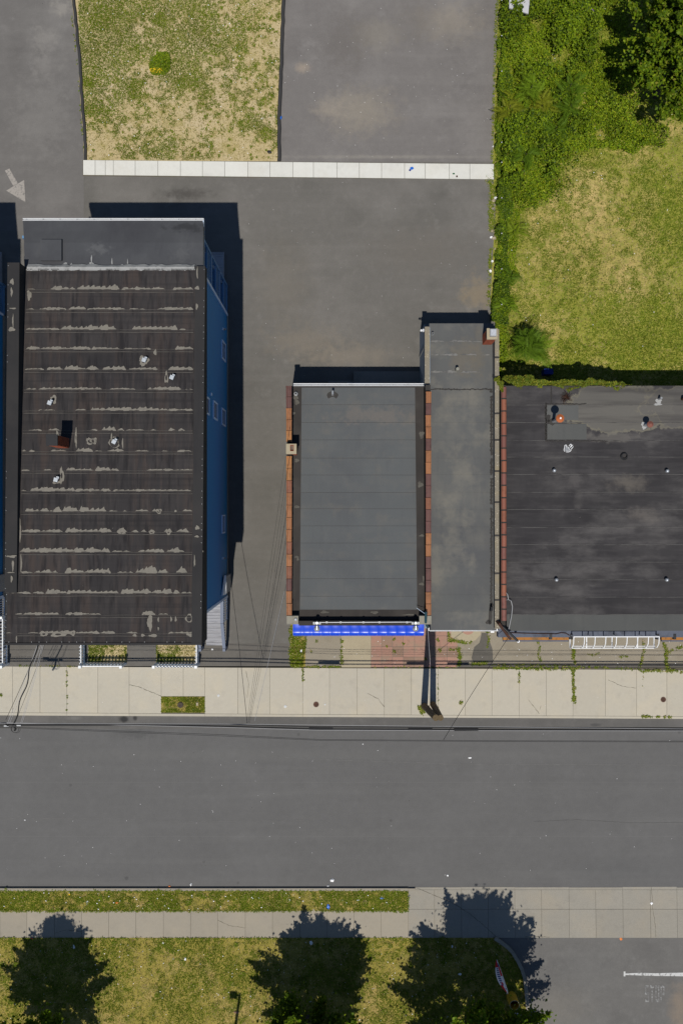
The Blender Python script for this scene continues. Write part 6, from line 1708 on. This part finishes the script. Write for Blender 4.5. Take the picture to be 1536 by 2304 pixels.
tree('street tree beside the curved kerb with sunlit yellow green tips', 1048, 2304, 13.2, 4.2, 3.6, mx, 210, 84000, .17, TREEG, 53, .06, .42, 'street trees on the south lawn')
tree('big glossy leaved tree at the top corner of the open yard', 1472, 215, 11.0, 3.0, 3.2, lambda f: (math.sin(math.pi * min(1, .22 + .80 * f))) ** .6, 210, 92000, .17, [(.085, .145, .006), (.115, .180, .006), (.062, .110, .006), (.170, .225, .010)], 54, .06, .36)

# ================================================================== LITTER AND RUBBLE
def crumple(name, label, cat, px_, py_, w, d, h, mat, seed, z=0.0, group=None):
    r = random.Random(seed); x, y, _ = W(px_, py_, z); vs = []; fs = []; n = 9
    for j, (rr, zz) in enumerate(((1.0, 0), (.95, .5), (.6, .9))):
        for k in range(n):
            a = 6.283 * k / n; q = rr * r.uniform(.6, 1.15)
            vs.append((x + w / 2 * q * math.cos(a), y + d / 2 * q * math.sin(a), z + .004 + h * zz * r.uniform(.6, 1.2)))
    for j in range(2):
        for k in range(n): fs.append((j * n + k, j * n + (k + 1) % n, (j + 1) * n + (k + 1) % n, (j + 1) * n + k))
    fs.append(tuple(2 * n + k for k in range(n)))
    b = MB().add(vs, fs)
    return tag(b.build(name, mat), label, cat, group)
LG = 'scraps of litter about the street'
L_ = [('plastic_bag', 'crumpled white plastic bag on the road before the verge', 'bag', 747.5, 1980.5, .27, .2, .08, m_trash, ROADZ),
      ('paper_cup', 'white paper cup in the gutter by the south kerb', 'cup', 430, 1990, .11, .2, .08, m_trash, ROADZ),
      ('wrapper', 'orange wrapper against the south kerb', 'wrapper', 381.5, 1993.5, .15, .10, .05, m_orange, ROADZ),
      ('wrapper', 'clear torn wrapper at the foot of the south kerb below the crumpled bag', 'wrapper', 738, 1993, .2, .12, .04, m_galv_dull, ROADZ),
      ('paper_scrap', 'white round paper scrap on the road before the driveway apron', 'paper', 1006, 1969.5, .12, .12, .04, m_trash, ROADZ),
      ('paper_scrap', 'pale blue white wrapper in the middle of the road', 'paper', 1056, 1705, .2, .08, .03, m_trash, ROADZ),
      ('paper_scrap', 'tiny white scrap on the road near the cables', 'paper', 816, 1674, .09, .06, .03, m_trash, ROADZ),
      ('paper_scrap', 'white scrap in the gutter outside the shop', 'paper', 833, 1611.5, .12, .08, .03, m_trash, ROADZ),
      ('wrapper', 'pink wrapper in the gutter outside the shop', 'wrapper', 724, 1611, .12, .07, .03, m_redp, ROADZ),
      ('paper_scrap', 'white scrap on the west end of the road', 'paper', 57, 1845, .10, .07, .03, m_trash, ROADZ),
      ('cloth', 'crumpled blue cloth on the pale concrete walk', 'cloth', 926, 379, .22, .16, .06, m_blue, .05),
      ('cloth', 'dark navy rag beside the blue cloth on the pale walk', 'cloth', 921.5, 383, .13, .12, .05, m_flagb, .05),
      ('bottle', 'green crushed bottle at the end of the pale concrete walk', 'bottle', 1020, 391, .14, .10, .06, M('green_glass', (.02, .12, .05, 1), rough=.2), .05),
      ('rag', 'brown rag next to the green crushed bottle', 'rag', 1027, 397, .12, .12, .04, m_rustdark, .05),
      ('plastic_bag', 'blue plastic bag on the shaded verge', 'bag', 738.5, 2039.5, .22, .28, .10, m_blue, -.01),
      ('wrapper', 'flat blue wrapper on the verge near the apron', 'wrapper', 858.5, 2021, .22, .09, .03, m_blue, -.01),
      ('paper_scrap', 'pink white paper on the verge near the apron', 'paper', 805, 2025, .16, .09, .03, m_flagw, -.01),
      ('wrapper', 'yellow wrapper on the west part of the verge', 'wrapper', 157, 2012, .13, .13, .05, M('yellow_wrapper', (.75, .5, .03, 1)), -.01),
      ('wrapper', 'orange paper bag flattened on the verge', 'wrapper', 264, 2031, .18, .13, .04, m_orange, -.01),
      ('paper_scrap', 'pale blue paper lying on the verge west of the orange bag', 'paper', 197, 2029, .14, .10, .03, m_flagw, -.01),
      ('paper_scrap', 'white paper twist on the verge beside the sidewalk edge', 'paper', 371, 2038, .10, .13, .04, m_trash, -.01),
      ('paper_scrap', 'white paper in the shade of the first street tree', 'paper', 167, 2130, .13, .26, .03, m_trash, 0),
      ('paper_scrap', 'white scrap on the lawn just below the sidewalk', 'paper', 367, 2121.5, .14, .12, .04, m_trash, 0),
      ('bottle', 'clear bottle lying on the pale grass', 'bottle', 417.5, 2157.5, .13, .22, .07, m_trash, 0),
      ('paper_scrap', 'white paper in the shade under the middle street tree', 'paper', 700, 2121, .2, .3, .04, m_trash, 0),
      ('paper_scrap', 'pale blue paper in the shade near the feather flag', 'paper', 1016.5, 2129.5, .1, .16, .03, m_flagw, 0),
      ('plastic_bag', 'white bag on the dark lawn between tree and flag', 'bag', 1034, 2191.5, .22, .15, .06, m_trash, 0),
      ('plastic_bag', 'small white bag at the foot of the yellow drum', 'bag', 1119.5, 2273, .14, .22, .06, m_trash, 0),
      ('shoe', 'pair of dark and tan shoes lying by the lamp shadow', 'shoes', 532, 2277, .34, .14, .09, M('tan_leather', (.35, .2, .14, 1)), 0),
      ('cardboard', 'tan cardboard square on the side lot beside the apron', 'cardboard', 1396, 2112.5, .17, .17, .02, m_orange, -.02),
      ('paper_scrap', 'white blue scrap on the driveway apron', 'paper', 1464.5, 2032.5, .16, .16, .04, m_trash, -.08),
      ('paper_scrap', 'red wrapper at the sidewalk edge above the shaded lawn', 'paper', 73, 2111.5, .14, .08, .03, m_redp, 0),
      ('plank_scrap', 'dark flat scrap lying on the dry lawn corner', 'scrap', 606, 342.5, .28, .22, .03, m_black, .01),
      ('blue_scrap', 'blue rag caught on the asphalt kerb of the upper lot', 'rag', 632.5, 265, .10, .2, .06, m_blue, .1),
      ('wrapper', 'pale yellow wrapper at the foot of the entry steps', 'wrapper', 478, 1461, .11, .12, .04, m_trash, .01),
      ('plastic_bag', 'white bag in the weedy bed beside the awning', 'bag', 678, 1464, .14, .18, .05, m_trash, .02),
      ('tin_can', 'small dark tin lying inside the fence near the steps', 'can', 363, 1488, .13, .13, .10, m_black, .02)]
for k, (nm, lb_, ct, a, c, w_, d_, h_, mt, z) in enumerate(L_): crumple(nm, lb_, ct, a, c, w_, d_, h_, mt, 100 + k, z, LG)
G5 = 'pale rubble along the lot edge'
rb_m = [m_agg2, m_trash, m_kerb]
RUB = ['largest pale rubble lump by the upper end of the broken hedge', 'white rubble lump just above the largest lump', 'grey rubble lump just below the largest lump', 'tan rubble lump beside the lime green sapling', 'white rubble lump on the lot side by the lime green sapling',
       'grey rubble lump touching the hedge below the largest lump', 'tan rubble lump on the lot edge above the lime sapling', 'white rubble lump beside the dull small sapling', 'grey rubble lump below the dull small sapling', 'small tan rubble lump between the two hedge saplings',
       'white rubble lump halfway along the broken hedge', 'grey rubble lump nearest the brick chimney', 'small tan stone at the upper lot edge by the vine hedge', 'small white stone at the upper lot edge near the pale walk']
for k, (a, c, s_) in enumerate([(1110, 452, 11), (1114, 446, 8), (1108, 470, 7), (1110, 536, 10), (1104, 534, 7), (1112, 462, 6), (1106, 520, 6), (1102, 610, 8), (1098, 640, 6), (1112, 560, 5), (1106, 588, 7), (1099, 672, 6), (1111, 300, 4), (1108, 330, 4)]):
    crumple('rubble_stone', RUB[k], 'rubble', a, c, s_ / 40, s_ / 44, .12, rb_m[k % 3], 300 + k, .01, G5)
# fine specks of litter nobody would count
b = MB(); r1 = random.Random(77)
def speck(x, y, z, s_):
    a = r1.random() * 6.28; c_, d_ = math.cos(a) * s_, math.sin(a) * s_
    q = W(x, y, 0); b.add([(q[0] - c_, q[1] - d_, z), (q[0] + d_ * .6, q[1] - c_ * .6, z + s_ * .3), (q[0] + c_, q[1] + d_, z), (q[0] - d_ * .6, q[1] + c_ * .6, z + s_ * .2)], [(0, 1, 2, 3)])
for k in range(150): speck(r1.uniform(195, 625), r1.uniform(0, 355), .05, r1.uniform(.015, .045))
for k in range(190): speck(r1.uniform(0, 1150), r1.uniform(2115, 2300), .05, r1.uniform(.012, .04))
for k in range(60): speck(r1.uniform(0, 915), r1.uniform(2008, 2047), .05, r1.uniform(.015, .05))
for k in range(90): speck(r1.uniform(0, 1536), r1.uniform(1650, 1990), ROADZ + .006, r1.uniform(.008, .028))
for k in range(90): speck(r1.uniform(640, 1100), r1.uniform(5, 355), .012, r1.uniform(.008, .025))
for k in range(60): speck(r1.uniform(560, 1090), r1.uniform(410, 860), .01, r1.uniform(.008, .022))
for k in range(110): speck(r1.uniform(1140, 1530), r1.uniform(20, 800), .3, r1.uniform(.012, .04))
for k in range(60): speck(r1.uniform(660, 1530), r1.uniform(1440, 1500), .03, r1.uniform(.012, .035))
for k in range(50): speck(r1.uniform(0, 1536), r1.uniform(1510, 1608), .012, r1.uniform(.008, .022))
tag(b.build('litter', m_trash), 'tiny pale specks of litter scattered over lawns, lots and road', 'litter', None, 'stuff')

# small joined pieces (smears, slats a few pixels wide) are stuff within their part
for o in list(bpy.data.objects):
    if o.name.split('.')[0] in ('seam_sealant', 'sealant_patch', 'tar_patch', 'balusters', 'joint_tar', 'roof_coating', 'lid_rib', 'fixing_washers'): o['kind'] = 'stuff'
